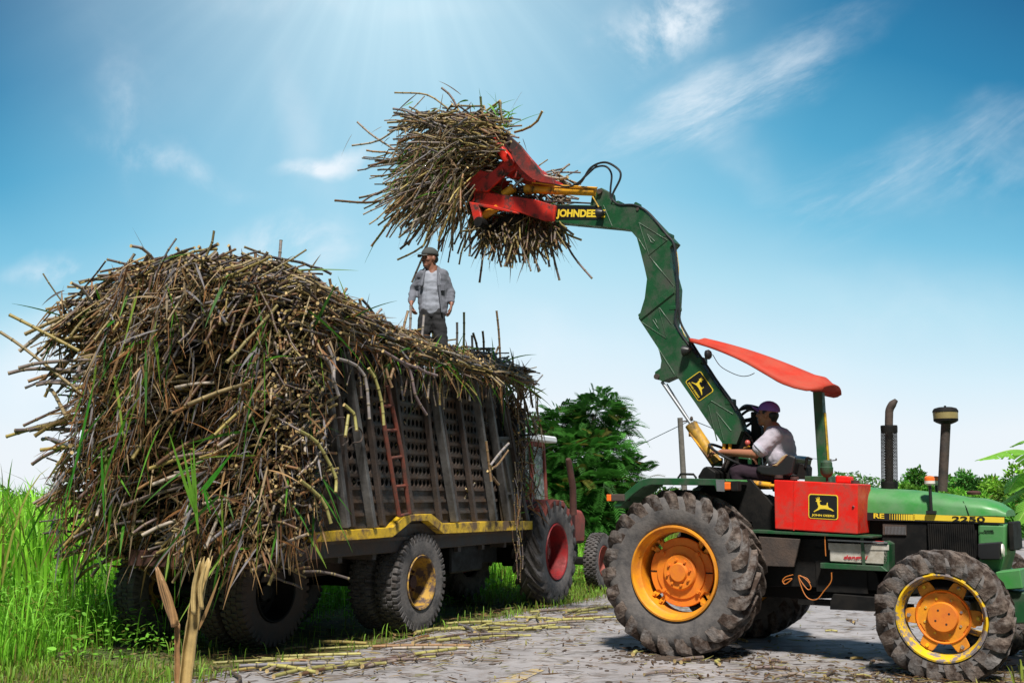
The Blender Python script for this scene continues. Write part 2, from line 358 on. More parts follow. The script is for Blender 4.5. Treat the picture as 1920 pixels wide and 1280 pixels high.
def cane_arrays(P0, P1, P2, r, col, nn, S=6):
    N = len(P0); ts = []; kind = []
    for i in range(nn+1):
        t = i/nn
        for dt, k, rr in ((-.16, 0, .98), (-.09, 1, 1.02), (-.025, 2, 1.16), (.025, 2, 1.14), (.09, 1, 1.0), (.17, 0, .96)):
            tt = t+dt/nn
            if -1e-6 <= tt <= 1+1e-6: ts.append(tt); kind.append((k, rr))
    ts = np.array(ts); R = len(ts); rr = np.array([k[1] for k in kind]); kk = np.array([k[0] for k in kind])
    t = ts[None, :, None]; P0, P1, P2 = [np.asarray(p)[:, None, :] for p in (P0, P1, P2)]
    C = (1-t)**2*P0+2*t*(1-t)*P1+t*t*P2
    kn = rng.normal(0, .006, (N, nn+1, 3)); kt = ts*nn; k0 = np.minimum(kt.astype(int), nn-1); kf = (kt-k0)[None, :, None]; C = C+kn[:, k0]*(1-kf)+kn[:, k0+1]*kf
    Tn = 2*(1-t)*(P1-P0)+2*t*(P2-P1); Tn /= np.linalg.norm(Tn, axis=2, keepdims=True)+1e-9
    ref = np.where(np.abs(Tn[:, :1, 2:3]) > .9, np.array([1., 0, 0]), np.array([0, 0, 1.]))
    A = np.cross(Tn, ref); A /= np.linalg.norm(A, axis=2, keepdims=True)+1e-9; B = np.cross(Tn, A)
    ang = np.arange(S)*2*pi/S
    rad_ = (np.asarray(r)[:, None]*rr[None, :])[:, :, None, None]
    V = C[:, :, None, :]+rad_*(A[:, :, None, :]*np.cos(ang)[None, None, :, None]+B[:, :, None, :]*np.sin(ang)[None, None, :, None])
    col = np.asarray(col)[:, None, :]
    pale = np.clip(col*.55+np.array([.30, .24, .08])*.6, 0, 1); dk = col*.22
    CC = np.where(kk[None, :, None] == 0, col, np.where(kk[None, :, None] == 1, pale, dk))
    CC = np.repeat(CC[:, :, None, :], S, axis=2)
    base = (np.arange(N)*R*S)[:, None, None]; i = np.arange(R-1)[None, :, None]; k = np.arange(S)[None, None, :]
    q = np.stack([base+i*S+k, base+i*S+(k+1) % S, base+(i+1)*S+(k+1) % S, base+(i+1)*S+k], -1).reshape(-1, 4)
    nv = N*R*S
    caps = np.concatenate([V[:, 0], V[:, -1]], 1).reshape(-1, 3)
    cc = np.tile(np.array([.60, .43, .19]), (len(caps), 1))*rng.uniform(.6, 1.1, (N, 1, 1)).repeat(2*S, 1).reshape(-1, 1)
    cb = nv+(np.arange(N)*2*S)[:, None, None]+(np.arange(2)*S)[None, :, None]
    g = (cb+np.arange(S)[None, None, :]); g[:, 0] = g[:, 0, ::-1]
    return np.concatenate([V.reshape(-1, 3), caps]), q, g.reshape(-1, S), np.concatenate([CC.reshape(-1, 3), cc])
def cane_stuff_mesh(name, stalks):             # stalks: (P0, P1, P2, r, col)
    Vs, Qs, Gs, Cs = [], [], [], []; o = 0; bins = {}
    for s_ in stalks:
        L_ = np.linalg.norm(np.array(s_[2])-np.array(s_[0])); bins.setdefault(max(2, min(12, int(round(L_/.13)))), []).append(s_)
    for nn, ss in bins.items():
        a = [np.array([s_[j] for s_ in ss], float) for j in range(5)]
        V, q, g, c = cane_arrays(a[0], a[1], a[2], a[3], a[4], nn, 5 if name.startswith('bulk') else 6)
        Vs.append(V); Qs.append(q+o); Gs.append(g+o); Cs.append(c); o += len(V)
    return fast_mesh(name, np.concatenate(Vs), np.concatenate(Qs), np.concatenate(Gs), np.concatenate(Cs))
def blade_mesh(name, P0, D, Ln, W, droop, col, seg=6, side=None, twist=None):
    """leaf blades: start, direction, length, width, droop (m of sag at tip), colour"""
    N = len(P0); t = np.linspace(0, 1, seg+1)[None, :, None]; D = D/np.linalg.norm(D, axis=1, keepdims=True)
    C = P0[:, None, :]+D[:, None, :]*Ln[:, None, None]*t; C[:, :, 2:] -= droop[:, None, None]*t**2.2
    if side is None: side = rng.normal(size=(N, 3)); 
    S_ = np.cross(D, side); S_ /= np.linalg.norm(S_, axis=1, keepdims=True)+1e-9
    w = (W[:, None, None]*np.minimum(1, .35+2.5*t)*(1-t**2.5)*.5+.0008)
    V = np.stack([C-S_[:, None, :]*w, C+S_[:, None, :]*w], 2)
    R = seg+1; base = (np.arange(N)*R*2)[:, None]; i = np.arange(seg)[None, :]
    q = np.stack([base+i*2, base+i*2+1, base+i*2+3, base+i*2+2], -1).reshape(-1, 4)
    c = np.repeat(col[:, None, :], R*2, 1).reshape(-1, 3)
    return fast_mesh(name, V.reshape(-1, 3), q, None, c)
def one_cane(name, path, r, mat='cane', col=None, **props):
    P = spline(path, 6) if len(path) > 2 else [Vector(path[0]), (Vector(path[0])+Vector(path[1]))/2, Vector(path[1])]
    col = np.array(col if col is not None else CANE_COLS[rng.integers(len(CANE_COLS))])
    # resample by length, node every ~.13 m
    ds = [0]
    for a, b in zip(P, P[1:]): ds.append(ds[-1]+(b-a).length)
    Lt = ds[-1]; nn = max(2, round(Lt/.135)); V = []; C = []; rr = []; pts = []
    def at(d):
        d = min(max(d, 0), Lt)
        for i in range(len(P)-1):
            if d <= ds[i+1]+1e-9: return P[i].lerp(P[i+1], (d-ds[i])/max(1e-9, ds[i+1]-ds[i]))
        return P[-1]
    for i in range(nn+1):
        for dt, k, q in ((-.14, 0, 1.), (-.07, 1, 1.03), (-.02, 2, 1.18), (.02, 2, 1.16), (.07, 1, 1.0), (.15, 0, .97)):
            tt = (i+dt)*Lt/nn
            if -1e-6 <= tt <= Lt+1e-6: pts.append(at(tt)); rr.append(r*q); C.append(col if k == 0 else (np.clip(col*.6+np.array([.26,.20,.06])*.55, 0, 1) if k == 1 else col*.28))
    mb = MB(); mb.tube(pts, rr, 7, cap=False); S = 7; n0 = len(mb.v)
    V = np.array(mb.v); cc = np.repeat(np.array(C), S, 0); cap = np.concatenate([V[:S], V[-S:]]); 
    g = np.array([[n0+S-1-i for i in range(S)], [n0+S+i for i in range(S)]])
    me = fast_mesh(name, np.concatenate([V, cap]), np.array([f for f in mb.f]), g, np.concatenate([cc, np.tile([.50, .37, .17], (2*S, 1))]))
    return link(name, me, mat, None, **props)
# ================================================================== SETTING
def road_mat():
    m = bpy.data.materials.new('worn_road'); m.use_nodes = True; nt = m.node_tree; N = nt.nodes; L = nt.links; b = N['Principled BSDF']
    tc = N.new('ShaderNodeTexCoord')
    def nz(s, d, r=.6, sc=(1, 1, 1), rot=0):
        mp = N.new('ShaderNodeMapping'); L.new(tc.outputs['Object'], mp.inputs[0]); mp.inputs['Scale'].default_value = sc; mp.inputs['Rotation'].default_value = (0, 0, rot)
        t = N.new('ShaderNodeTexNoise'); t.inputs['Scale'].default_value = s; t.inputs['Detail'].default_value = d; t.inputs['Roughness'].default_value = r; L.new(mp.outputs[0], t.inputs['Vector']); return t.outputs[0]
    def mr(v, a, c, x=0, y=1):
        q = N.new('ShaderNodeMapRange'); L.new(v, q.inputs[0])
        for i, z in enumerate((a, c, x, y)): q.inputs[i+1].default_value = z
        return q.outputs[0]
    def mx(f, A, B, bt='MIX'):
        q = N.new('ShaderNodeMix'); q.data_type = 'RGBA'; q.blend_type = bt
        if isinstance(f, (int, float)): q.inputs[0].default_value = f
        else: L.new(f, q.inputs[0])
        for i, z in ((6, A), (7, B)):
            if isinstance(z, tuple): q.inputs[i].default_value = (*z, 1)
            else: L.new(z, q.inputs[i])
        return q.outputs[2]
    c = mx(mr(nz(1.6, 6), .35, .65), (.25, .238, .242), (.345, .325, .325))
    c = mx(mr(nz(150, 3, .7), .45, .8, 0, .5), c, (.20, .19, .19))
    c = mx(mr(nz(2.3, 9, .72, (1, 2.2, 1), .4), .50, .60, 0, .8), c, (.13, .115, .105))
    c = mx(mr(nz(3.2, 9, .72), .52, .66, 0, .7), c, (.12, .085, .06))
    L.new(c, b.inputs['Base Color']); b.inputs['Roughness'].default_value = .85
    bp = N.new('ShaderNodeBump'); bp.inputs['Distance'].default_value = .008; bp.inputs['Strength'].default_value = .5; L.new(nz(70, 8, .7), bp.inputs['Height']); L.new(bp.outputs[0], b.inputs['Normal'])
    return m
ROADH = 28.0
rd = Vector((sin(rad(ROADH)), cos(rad(ROADH)), 0)); rn = Vector((rd.y, -rd.x, 0))       # along, right
le = ground_pt(371, 1277)-Vector((0, 0, 0)); e0 = le.dot(rn)
def road_pt(al, ac, z=0): return rd*al+rn*(e0+ac)+Vector((0, 0, z))
def sheet(name, pts, mat, **kw):
    mb = MB(); mb.add(pts, [tuple(range(len(pts)))]); o = mb.build(name, mat, **kw); return o
gm = pmat('ground_soil_grass', (.075, .13, .02), .95, var=.3, scale=5, col2=(.16, .15, .035), c2amt=.8, c2scale=.9, dirt=(.07, .05, .03), damt=.45, dscale=2.2, bump=1.5, bscale=30)
g = 1500
sheet('ground', [(-g, -g, -.03), (g, -g, -.03), (g, g, -.03), (-g, g, -.03)], gm)['kind'] = 'structure'
# road: strip with ragged verges, raised just over the soil
mb = MB(); n = 90; vs = []
for i in range(n+1):
    al = -8+i*(150/n)**1; al = -8+ (i/n)**1.6*240
    a = road_pt(al, -.05+.22*rng.normal()*.5); b_ = road_pt(al, 5.75+.3*rng.normal()*.5); vs += [(a.x, a.y, 0), (b_.x, b_.y, 0)]
mb.add(vs, [(2*i, 2*i+1, 2*i+3, 2*i+2) for i in range(n)]); mb.build('road', road_mat())['kind'] = 'structure'
# faded yellow centre line dash
mk = pmat('faded_road_paint', (.42, .31, .12), .8, var=.25, dirt=(.27, .25, .25), damt=.52, dscale=14, dsharp=.05)
p = [ground_pt(915, 1283), ground_pt(960, 1285), ground_pt(1022, 1256), ground_pt(1000, 1253)]
sheet('road_marking', [(q.x, q.y, .005) for q in p], mk)['kind'] = 'structure'
# ------------------------------------------------------------------ grass, field, litter (nobody could count these)
def gcol(n, base, var=.3, yellow=.15):
    c = np.tile(np.array(base), (n, 1))*rng.uniform(1-var, 1+var, (n, 1)); k = rng.random(n) < yellow; c[k] = np.array([.22, .22, .045])*rng.uniform(.6, 1.2, (k.sum(), 1)); return c
def field_pts(n, al0, al1, ac0, ac1, power=1.):
    al = al0+(al1-al0)*rng.random(n)**power; ac = ac0+(ac1-ac0)*rng.random(n)
    P = np.array(rd)[None]*al[:, None]+np.array(rn)[None]*(e0+ac)[:, None]; P[:, 2] = -.03; return P, al, ac
def inframe(P, zt, mar=120):
    # keep only blades that the photo could show (or nearly)
    d = P-np.array([0, 0, CAMH]); y = d[:, 1]; x = d[:, 0]/np.maximum(y, .01)*FPX+960
    return (y > 2.5) & (x > -mar-200) & (x < 1920+mar)
def stuff_blades(name, label, cat, P, hmin, hmax, wmin, wmax, base, tilt=.3, droop=.35, yellow=.15, var=.3, seg=6):
    P = P[inframe(P, 0)]; n = len(P); D = np.stack([rng.normal(0, tilt, n), rng.normal(0, tilt, n), np.ones(n)], 1)
    Ln = rng.uniform(hmin, hmax, n); W = rng.uniform(wmin, wmax, n)
    P2 = P.copy()
    # droop sideways: bend with gravity and outward
    side = rng.normal(size=(n, 3)); side[:, 2] = 0
    me = blade_mesh(name, P2, D, Ln, W, Ln*rng.uniform(.0, droop, n), gcol(n, base, var, yellow), seg, side)
    # outward bending
    o = link(name, me, 'leaf'); o['label'] = label; o['category'] = cat; o['kind'] = 'stuff'; return o
def thin_under_trailer(P):
    d = P-np.array(TL.o); u = d@np.array(TL.u); v = d@np.array(TL.v); ins = (u > -3.1) & (u < 3.2) & (v > -.15) & (v < 2.4)
    return P[~ins | (rng.random(len(P)) < .10)]
def bend_blades(name, label, cat, P, h, w, base, yellow, var=.35, spread=.9, seg=7):
    """arching blades: quadratic curve out of the ground, tip falling away"""
    P = thin_under_trailer(P[inframe(P, 0)]); n = len(P); a = rng.uniform(0, 2*pi, n); out = np.stack([np.cos(a), np.sin(a), np.zeros(n)], 1)
    H = rng.uniform(h[0], h[1], n)[:, None]; W = rng.uniform(w[0], w[1], n); sp = H*rng.uniform(.1, spread, (n, 1))*.6
    t = np.linspace(0, 1, seg+1)[None, :, None]
    P0 = P[:, None]; P1 = (P+np.array([0, 0, 1])*H*.85+out*sp*.15)[:, None]; P2 = (P+np.array([0, 0, 1])*H*rng.uniform(.55, 1.05, (n, 1))+out*sp)[:, None]
    C = (1-t)**2*P0+2*t*(1-t)*P1+t*t*P2; S_ = np.stack([-out[:, 1], out[:, 0], rng.normal(0, .3, n)], 1)[:, None]
    wd = W[:, None, None]*np.minimum(1, .5+2*t)*(1-t**3)*.5+.0006
    V = np.stack([C-S_*wd, C+S_*wd], 2); R = seg+1; b0 = (np.arange(n)*R*2)[:, None]; i = np.arange(seg)[None]
    q = np.stack([b0+i*2, b0+i*2+1, b0+i*2+3, b0+i*2+2], -1).reshape(-1, 4)
    c = np.repeat(gcol(n, base, var, yellow)[:, None], R*2, 1)
    o = link(name, fast_mesh(name, V.reshape(-1, 3), q, None, c.reshape(-1, 3)), 'leaf'); o['label'] = label; o['category'] = cat; o['kind'] = 'stuff'; return o
P, al, ac = field_pts(26000, 7, 60, -26, -2.6, 1.5); P = P[(P[:, 0]/P[:, 1]*FPX+960) < 620]
P = P[rng.random(len(P)) < np.clip((-(P@np.array(rn)-e0)-2.6)/1.6, 0, 1)]
bend_blades('cane_field', 'tall bright green cane field behind the loaded trailer at the left', 'cane field', P, (1.2, 1.9), (.018, .036), (.24, .56, .035), .12)
P, al, ac = field_pts(52000, 4.5, 24, -7, -1.75, 1.3)
bend_blades('tall_grass', 'lush tangled green grass on the verge at the left', 'grass', P, (.15, .75), (.005, .014), (.21, .52, .035), .12)
P, al, ac = field_pts(30000, 4.5, 22, -3.6, .12, 1.2)
bend_blades('short_grass', 'low patchy grass along the left road edge', 'grass', P, (.04, .20), (.005, .012), (.18, .34, .035), .3)
P, al, ac = field_pts(34000, 8, 60, 5.7, 20, 1.3)
bend_blades('far_grass', 'yellowish green grass beyond the road at the right', 'grass', P, (.10, .35), (.01, .02), (.20, .26, .03), .45)
P, al, ac = field_pts(14000, 17, 40, -8, 0, 1.); 
bend_blades('verge_grass', 'yellow green grass on the verge beyond the red tractor', 'grass', P, (.10, .45), (.008, .018), (.17, .24, .03), .4)
def weeds():                                   # broad leafed ground cover under the cane leaves
    P, al, ac = field_pts(16000, 6.5, 22, -6, -1.3, 1.2); P = P[inframe(P, 0)]; n = len(P)
    P[:, 2] += rng.uniform(.08, .75, n)*np.clip((-(P@np.array(rn)-e0)-.6)/2.4, .12, 1)
    D = rng.normal(size=(n, 3)); D[:, 2] = np.abs(D[:, 2])*.3
    me = blade_mesh('weeds', P, D, rng.uniform(.03, .09, n), rng.uniform(.018, .045, n), rng.uniform(.0, .04, n), gcol(n, (.17, .42, .04), .45, .15), 3, np.tile([0, 0, 1.], (n, 1))+rng.normal(0, .4, (n, 3)))
    o = link('weeds', me, 'leaf'); o['label'] = 'leafy bright green weeds and vines along the field edge'; o['category'] = 'weeds'; o['kind'] = 'stuff'
weeds()
def litter():
    n = 10500; k = rng.random(n)
    al = rng.uniform(4, 20, n); ac = np.where(k < .66, rng.normal(.25, 1.15, n), rng.uniform(-.6, 6.8, n))
    P = np.array(rd)[None]*al[:, None]+np.array(rn)[None]*(e0+ac)[:, None]
    t2 = rng.normal(size=(2600, 2))*np.array([1.1, .9])+np.array([3.4, 8.3]); P[:2600, :2] = t2
    P[:, 2] = rng.uniform(.008, .03, n)
    D = rng.normal(size=(n, 3)); D[:, 2] *= .04
    base = np.array([(.30, .20, .09), (.20, .11, .05), (.12, .07, .035), (.34, .27, .13), (.30, .28, .08), (.08, .05, .03)])[rng.integers(0, 6, n)]
    me = blade_mesh('cane_litter', P, D, rng.uniform(.03, .22, n), rng.uniform(.006, .022, n), rng.uniform(-.015, .012, n), base*rng.uniform(.6, 1.2, (n, 1)), 3, np.tile([0, 0, 1.], (n, 1))+rng.normal(0, .25, (n, 3)))
    o = link('cane_litter', me, 'leaf'); o['label'] = 'scattered brown cane leaf scraps and chips on the road'; o['category'] = 'litter'; o['kind'] = 'stuff'
    mb = MB(); 
    for i in range(1500):
        x = random.gauss(3.2, 1.3); y = random.gauss(8.2, 1.2); r = random.uniform(.006, .024)
        if i > 600:
            q = TR.o+TR.u*random.choice((.02, .02, 2.3))+TR.v*random.choice((.22, .15)); x = q.x+random.gauss(0, .30); y = q.y+random.gauss(0, .26)
        mb.ell((x, y, .004), (r*random.uniform(.8, 1.8), r, r*.45), 6, 4)
    o = mb.build('mud_clods', pmat('mud_clod', (.06, .042, .03), .95, var=.3), smooth=True); o['label'] = 'small dark mud clods on the road around the green tractor'; o['category'] = 'mud'; o['kind'] = 'stuff'
litter()
# ------------------------------------------------------------------ trees and bushes
def leaf_cluster_mesh(name, cent, n, pinnate, size, base, var=.35, flower=.0, up=.35):
    """cent: list of (centre, radii); compound or simple leaves spread near clump surfaces"""
    w = np.array([r[0]*r[1]+r[0]*r[2] for _, r in cent]); idx = rng.choice(len(cent), n, p=w/w.sum())
    C = np.array([c for c, _ in cent])[idx]; R = np.array([r for _, r in cent])[idx]
    d = rng.normal(size=(n, 3)); d /= np.linalg.norm(d, axis=1, keepdims=True); q = rng.uniform(.45, 1.12, (n, 1))
    P = C+d*R*q; D = d*.8+rng.normal(0, .5, (n, 3)); D[:, 2] += .15
    shade = gcol(n, base, var, .06)
    tint = (np.array([.7, 1., 1.35])[rng.integers(0, 3, len(cent))])[idx]; shade *= tint[:, None]
    k = rng.random(n) < flower; shade[k] = np.array([.30, .20, .04])
    if not pinnate:
        return blade_mesh(name, P, D, rng.uniform(.7, 1.3, n)*size, rng.uniform(.35, .6, n)*size, rng.uniform(0, .3, n)*size, shade, 3, np.tile([0, 0, 1.], (n, 1))+rng.normal(0, .6, (n, 3)))
    D /= np.linalg.norm(D, axis=1, keepdims=True); m = 9; side = np.cross(D, np.array([0, 0, 1.])+rng.normal(0, .3, (n, 3))); side /= np.linalg.norm(side, axis=1, keepdims=True)+1e-9
    Lf = rng.uniform(.7, 1.2, n)*size; PP = []; DD = []; LL = []; CC = []; NN = []
    for j in range(m):
        t = .15+.85*j/(m-1); pos = P+D*(Lf*t)[:, None]; pos[:, 2] -= Lf*.35*t*t
        for sg in (-1, 1):
            PP.append(pos); DD.append(side*sg+D*.55); LL.append(Lf*.42*(1-.5*abs(t-.5))); CC.append(shade); NN.append(np.cross(side, D))
    PP, DD, LL, CC, NN = [np.concatenate(a) for a in (PP, DD, LL, CC, NN)]
    return blade_mesh(name, PP, DD, LL, LL*.24, LL*.15, CC, 2, NN)
def tree(name, label, cat, base, clumps, n, pinnate, size, col, trunk_r=.12, flower=0, group=None, limbs=True):
    t = thing(name, label, cat, loc=base, group=group)
    top = max(clumps, key=lambda c: c[0][2])[0]
    mb = MB(); h = min(c[0][2]-c[1][2]*.3 for c in clumps)
    mb.tube([(0, 0, -.1), (.03, 0, h*.5), (top[0]*.4, top[1]*.4, top[2]*.55), (top[0]*.8, top[1]*.8, top[2])], [trunk_r, trunk_r*.8, trunk_r*.6, trunk_r*.2], 8)
    for c, r in clumps: mb.tube([(top[0]*.2, top[1]*.2, c[2]*.45), (c[0]*.6, c[1]*.6, c[2]*.75), (c[0], c[1], c[2]+r[2]*.4)], [trunk_r*.5, trunk_r*.3, trunk_r*.1], 6)
    mb.build('trunk', 'bark', t, smooth=True)
    link('crown', leaf_cluster_mesh('crown', clumps, n, pinnate, size, col, flower=flower), 'leaf', t)
    return t
# big feathery tree behind the red tractor
FB = Frame((0, 23), 90)
def clump(px, py, rpx, y, rz=None, Y0=23):
    f = Frame((0, Y0+y), 90); x, z = f.T(px, py); k = (Y0+y)/FPX; return (x, z, y, rpx*k, (rz or rpx)*k)
cl = []
B0 = FB.T(1085, 1090)[0]
for px, py, r, y, rz in [(1120, 775, 46, 0, 36), (1060, 800, 44, .4, 36), (1165, 800, 26, .2, 28), (1150, 850, 36, -.3, 34), (1085, 850, 56, -.2, 42), (1020, 830, 44, .3, 40), (1000, 880, 40, .5, 44),
        (1180, 895, 32, .2, 32), (1120, 910, 60, -.4, 44), (1050, 920, 55, -.2, 50), (1100, 970, 50, -.5, 44), (1150, 960, 40, -.2, 40), (1060, 1000, 45, -.3, 40), (1110, 1030, 50, -.6, 34), (1010, 960, 40, .3, 60), (1185, 950, 34, .3, 40), (1195, 1010, 34, .3, 40), (1150, 1030, 40, 0, 40)]:
    x, z, y, r1, r2 = clump(px, py, r, y, rz); cl.append(((x-B0, y, z), (r1, r1, r2)))
tree('feathery_tree', 'large dark green tree with feathery compound leaves behind the red tractor', 'tree', (B0, 23, 0), cl, 4600, True, .34, (.055, .195, .028), flower=.012)
cl2 = [(c, (r[0]*.8, r[1]*.8, r[2]*.85)) for c, r in cl]
# row of far trees at the right
def far_bush(i, px, py, w, h, Y, label, col, name='tree', size=.16, n=3500, cat='tree', group='low trees behind the green hood'):
    f = Frame((0, Y), 90); x, z = f.T(px, 935); k = Y/FPX
    zt = f.T(px, py)[1]; cls = []
    for j in range(9):
        a = rng.uniform(-1, 1); cls.append(((a*w*k*.75, rng.uniform(-1, 1), zt-h*k*rng.uniform(.25, .85)-abs(a)*h*k*.3), (w*k*rng.uniform(.28, .5),)*2+(h*k*rng.uniform(.22, .4),)))
    cls.append(((0, 0, zt-h*k*.3), (w*k*.4, w*k*.4, h*k*.3)))
    tree(name, label, cat, (x, Y, 0), [(tuple(c), tuple(r)) for c, r in cls], n, False, size, col, .10, group=group)
for i, (px, py, w, h, Y, lab, col) in enumerate([
    (1722, 877, 34, 60, 40, 'rounded tree seen between the exhaust pipe and the intake pipe', (.08, .26, .03)),
    (1778, 890, 30, 50, 44, 'low tree just left of the black intake pipe', (.10, .30, .03)),
    (1690, 908, 40, 34, 38, 'low light green bush beside the mesh exhaust guard', (.16, .38, .04)),
    (1815, 884, 36, 64, 42, 'dark tree just right of the black intake pipe', (.06, .20, .03)),
    (1858, 892, 34, 60, 40, 'bushy tree behind the front end of the green hood', (.09, .28, .03)),
    (1905, 872, 40, 80, 36, 'yellow green tree behind the banana leaves', (.16, .34, .03)),
    (1795, 918, 50, 34, 33, 'bright low bush behind the amber lights on the hood', (.16, .40, .04)),
    (1900, 935, 46, 60, 30, 'shady shrub under the banana leaves at the right edge', (.08, .26, .03))]):
    far_bush(i, px, py, w, h, Y, lab, col)
def cassava():                                  # low plants with white flowers on the horizon
    n = 1700; f = Frame((0, 34), 90)
    x0 = f.T(1535, 900)[0]; x1 = f.T(1665, 900)[0]; z = f.T(1600, 893)[1]
    P = np.stack([rng.uniform(x0, x1, n), 34+rng.uniform(-1, 2, n), rng.uniform(z-.75, z-.05, n)], 1)
    P[:, 2] += .12*np.sin(P[:, 0]*3.1)+.05
    D = rng.normal(size=(n, 3)); D[:, 2] = np.abs(D[:, 2])
    col = gcol(n, (.09, .24, .05), .3, .1); k = rng.random(n) < .07; col[k] = (.5, .5, .42)
    me = blade_mesh('low_crop', P, D, rng.uniform(.08, .2, n), rng.uniform(.03, .08, n), rng.uniform(0, .05, n), col, 3)
    o = link('low_crop', me, 'leaf'); o['label'] = 'low leafy crop with pale flowers behind the red tank'; o['category'] = 'crop'; o['kind'] = 'stuff'
cassava()
def distant_hedge():
    n = 30000; x = rng.uniform(-30, 34, n); y = 60+rng.uniform(-3, 3, n); h = 1.55+.35*np.sin(x*.8)+.25*np.sin(x*2.3+1); z = rng.random(n)*h
    P = np.stack([x, y, z], 1); D = rng.normal(size=(n, 3))
    me = blade_mesh('distant_scrub', P, D, rng.uniform(.15, .35, n), rng.uniform(.1, .2, n), np.zeros(n), gcol(n, (.05, .15, .025), .4, .1), 2)
    o = link('distant_scrub', me, 'leaf'); o['label'] = 'distant green scrub along the horizon'; o['category'] = 'scrub'; o['kind'] = 'stuff'
distant_hedge()
def banana_leaf(mb_list, pts, width, fold=.25, tear=.35):
    """blade along a midrib with torn segments; returns (V, quads, cols)"""
    P = spline(pts, 10); m = len(P); V = []; Q = []; Cc = []
    base = np.array([.20, .46, .05])
    for sg in (-1, 1):
        i = 0
        while i < m-1:
            step = 1; t = i/(m-1)
            for a, b in ((i, i+1),):
                A, B = P[a], P[b]; d = (B-A).normalized(); s = d.cross(Vector((0, 0, 1))).normalized()*sg
                dn = Vector((0, 0, -1))*fold
                wa = width*math.sin(pi*min(1, max(.02, (a/(m-1))**.8)))**.6; wb = width*math.sin(pi*min(.98, max(.02, (b/(m-1))**.8)))**.6
                gap = .12 if random.random() < tear else 0.0; hang = random.uniform(0, .25) if random.random() < tear else 0
                K = 5
                prev = None
                for k in range(K+1):
                    q = k/K; oa = A.lerp(B, gap*q*.5)+s*wa*q+dn*wa*(q*q)*(1+hang*3); ob = B.lerp(A, gap*q*.5)+s*wb*q+dn*wb*(q*q)*(1+hang*3)
                    V += [tuple(oa), tuple(ob)]; c = base*(random.uniform(.9, 1.12)); Cc += [c, c]
                    if k: n0 = len(V)-4; Q.append((n0, n0+1, n0+3, n0+2))
            i += 1
    return V, Q, Cc, P
def banana():
    F = Frame((0, 17), 90); bx = F.T(1975, 1000)[0]
    t = thing('banana_plant', 'banana plant with big torn leaves reaching in at the right edge', 'banana plant', loc=(bx, 17, 0))
    mb = MB(); mb.tube([(0, 0, -.1), (0, 0, .8), (-.04, 0, 1.5)], [.13, .11, .08], 12)
    mb.build('stem', pmat('banana_stem', (.14, .20, .06), .6, var=.3), t, smooth=True)
    F2 = Frame((bx, 17), 90)
    def q(px, py, y): x, z = F2.T(px, py, y); return (x, y, z)
    for pts, w in [([q(1972, 905, 0), q(1950, 858, -.1), q(1900, 843, -.2), (q(1832, 862, -.3))], .40), ([q(1972, 905, 0), q(1955, 885, .1), q(1915, 890, .0), q(1888, 925, -.1)], .36),
                   ([q(1972, 910, 0), q(1945, 900, .3), q(1905, 925, .3), q(1865, 950, .4)], .34), ([q(1975, 900, 0), q(1978, 850, .1), q(2000, 820, .1), q(2050, 830, .1)], .24),
                   ([q(1975, 900, 0), q(1965, 840, .1), q(1925, 826, .3), q(1893, 838, .5)], .13), ([q(1975, 905, 0), q(1965, 920, -.4), q(1935, 940, -.6), q(1905, 985, -.7)], .34),
                   ([q(1975, 905, 0), q(1995, 880, -.4), q(2040, 900, -.6), q(2060, 960, -.7)], .22)]:
        V, Q, C, P = banana_leaf(None, pts, w)
        l = link('leaf', fast_mesh('leaf', V, Q, None, C), 'leaf', t)
        mb = MB(); mb.tube(P, [.018*(1-.8*i/len(P)) for i in range(len(P))], 6); mb.build('midrib', pmat('midrib', (.30, .40, .12), .5), l, smooth=True)
banana()
# ------------------------------------------------------------------ poles and wire
def pole(px0, py0, px1, Y, r, label):
    f = Frame((0, Y), 90); xt, zt = f.T(px0, py0); xb, _ = f.T(px1, 935)
    t = thing('utility_pole', label, 'pole', loc=(xb, Y, 0), group='poles behind the green tractor')
    mb = MB(); mb.tube([(0, 0, -.1), ((xt-xb)*.5, 0, zt*.5), (xt-xb, 0, zt)], [r*1.25, r*1.1, r], 10); mb.build('shaft', 'wood', t, smooth=True)
    mb = MB(); mb.tube([(xt-xb-.02, 0, zt-.1), (xt-xb+.28, 0, zt-.06)], .02, 6); mb.ell((xt-xb+.28, 0, zt-.02), (.04, .04, .06), 8, 6); mb.build('insulator', 'dark', t, smooth=True)
    return Vector((xt+.28, Y, zt-.05))
a = pole(1275, 783, 1288, 26, .065, 'leaning grey wooden pole behind the boom base')
b_ = pole(1556, 860, 1558, 48, .07, 'thin dark distant pole beside the canopy post')
F26 = Frame((0, 26), 90); F12 = Frame((0, 40), 90); xx, zz = F12.T(1100, 870); c0 = Vector((xx, 40, zz))
mb = MB(); mb.tube([c0, c0.lerp(a, .5)-Vector((0, 0, .12)), a, a.lerp(b_, .3)-Vector((0, 0, .25)), a.lerp(b_, .6)-Vector((0, 0, .3)), b_], .012, 5)
o = mb.build('overhead_wire', 'hose'); o['label'] = 'thin sagging wire strung between the two poles'; o['category'] = 'wire'

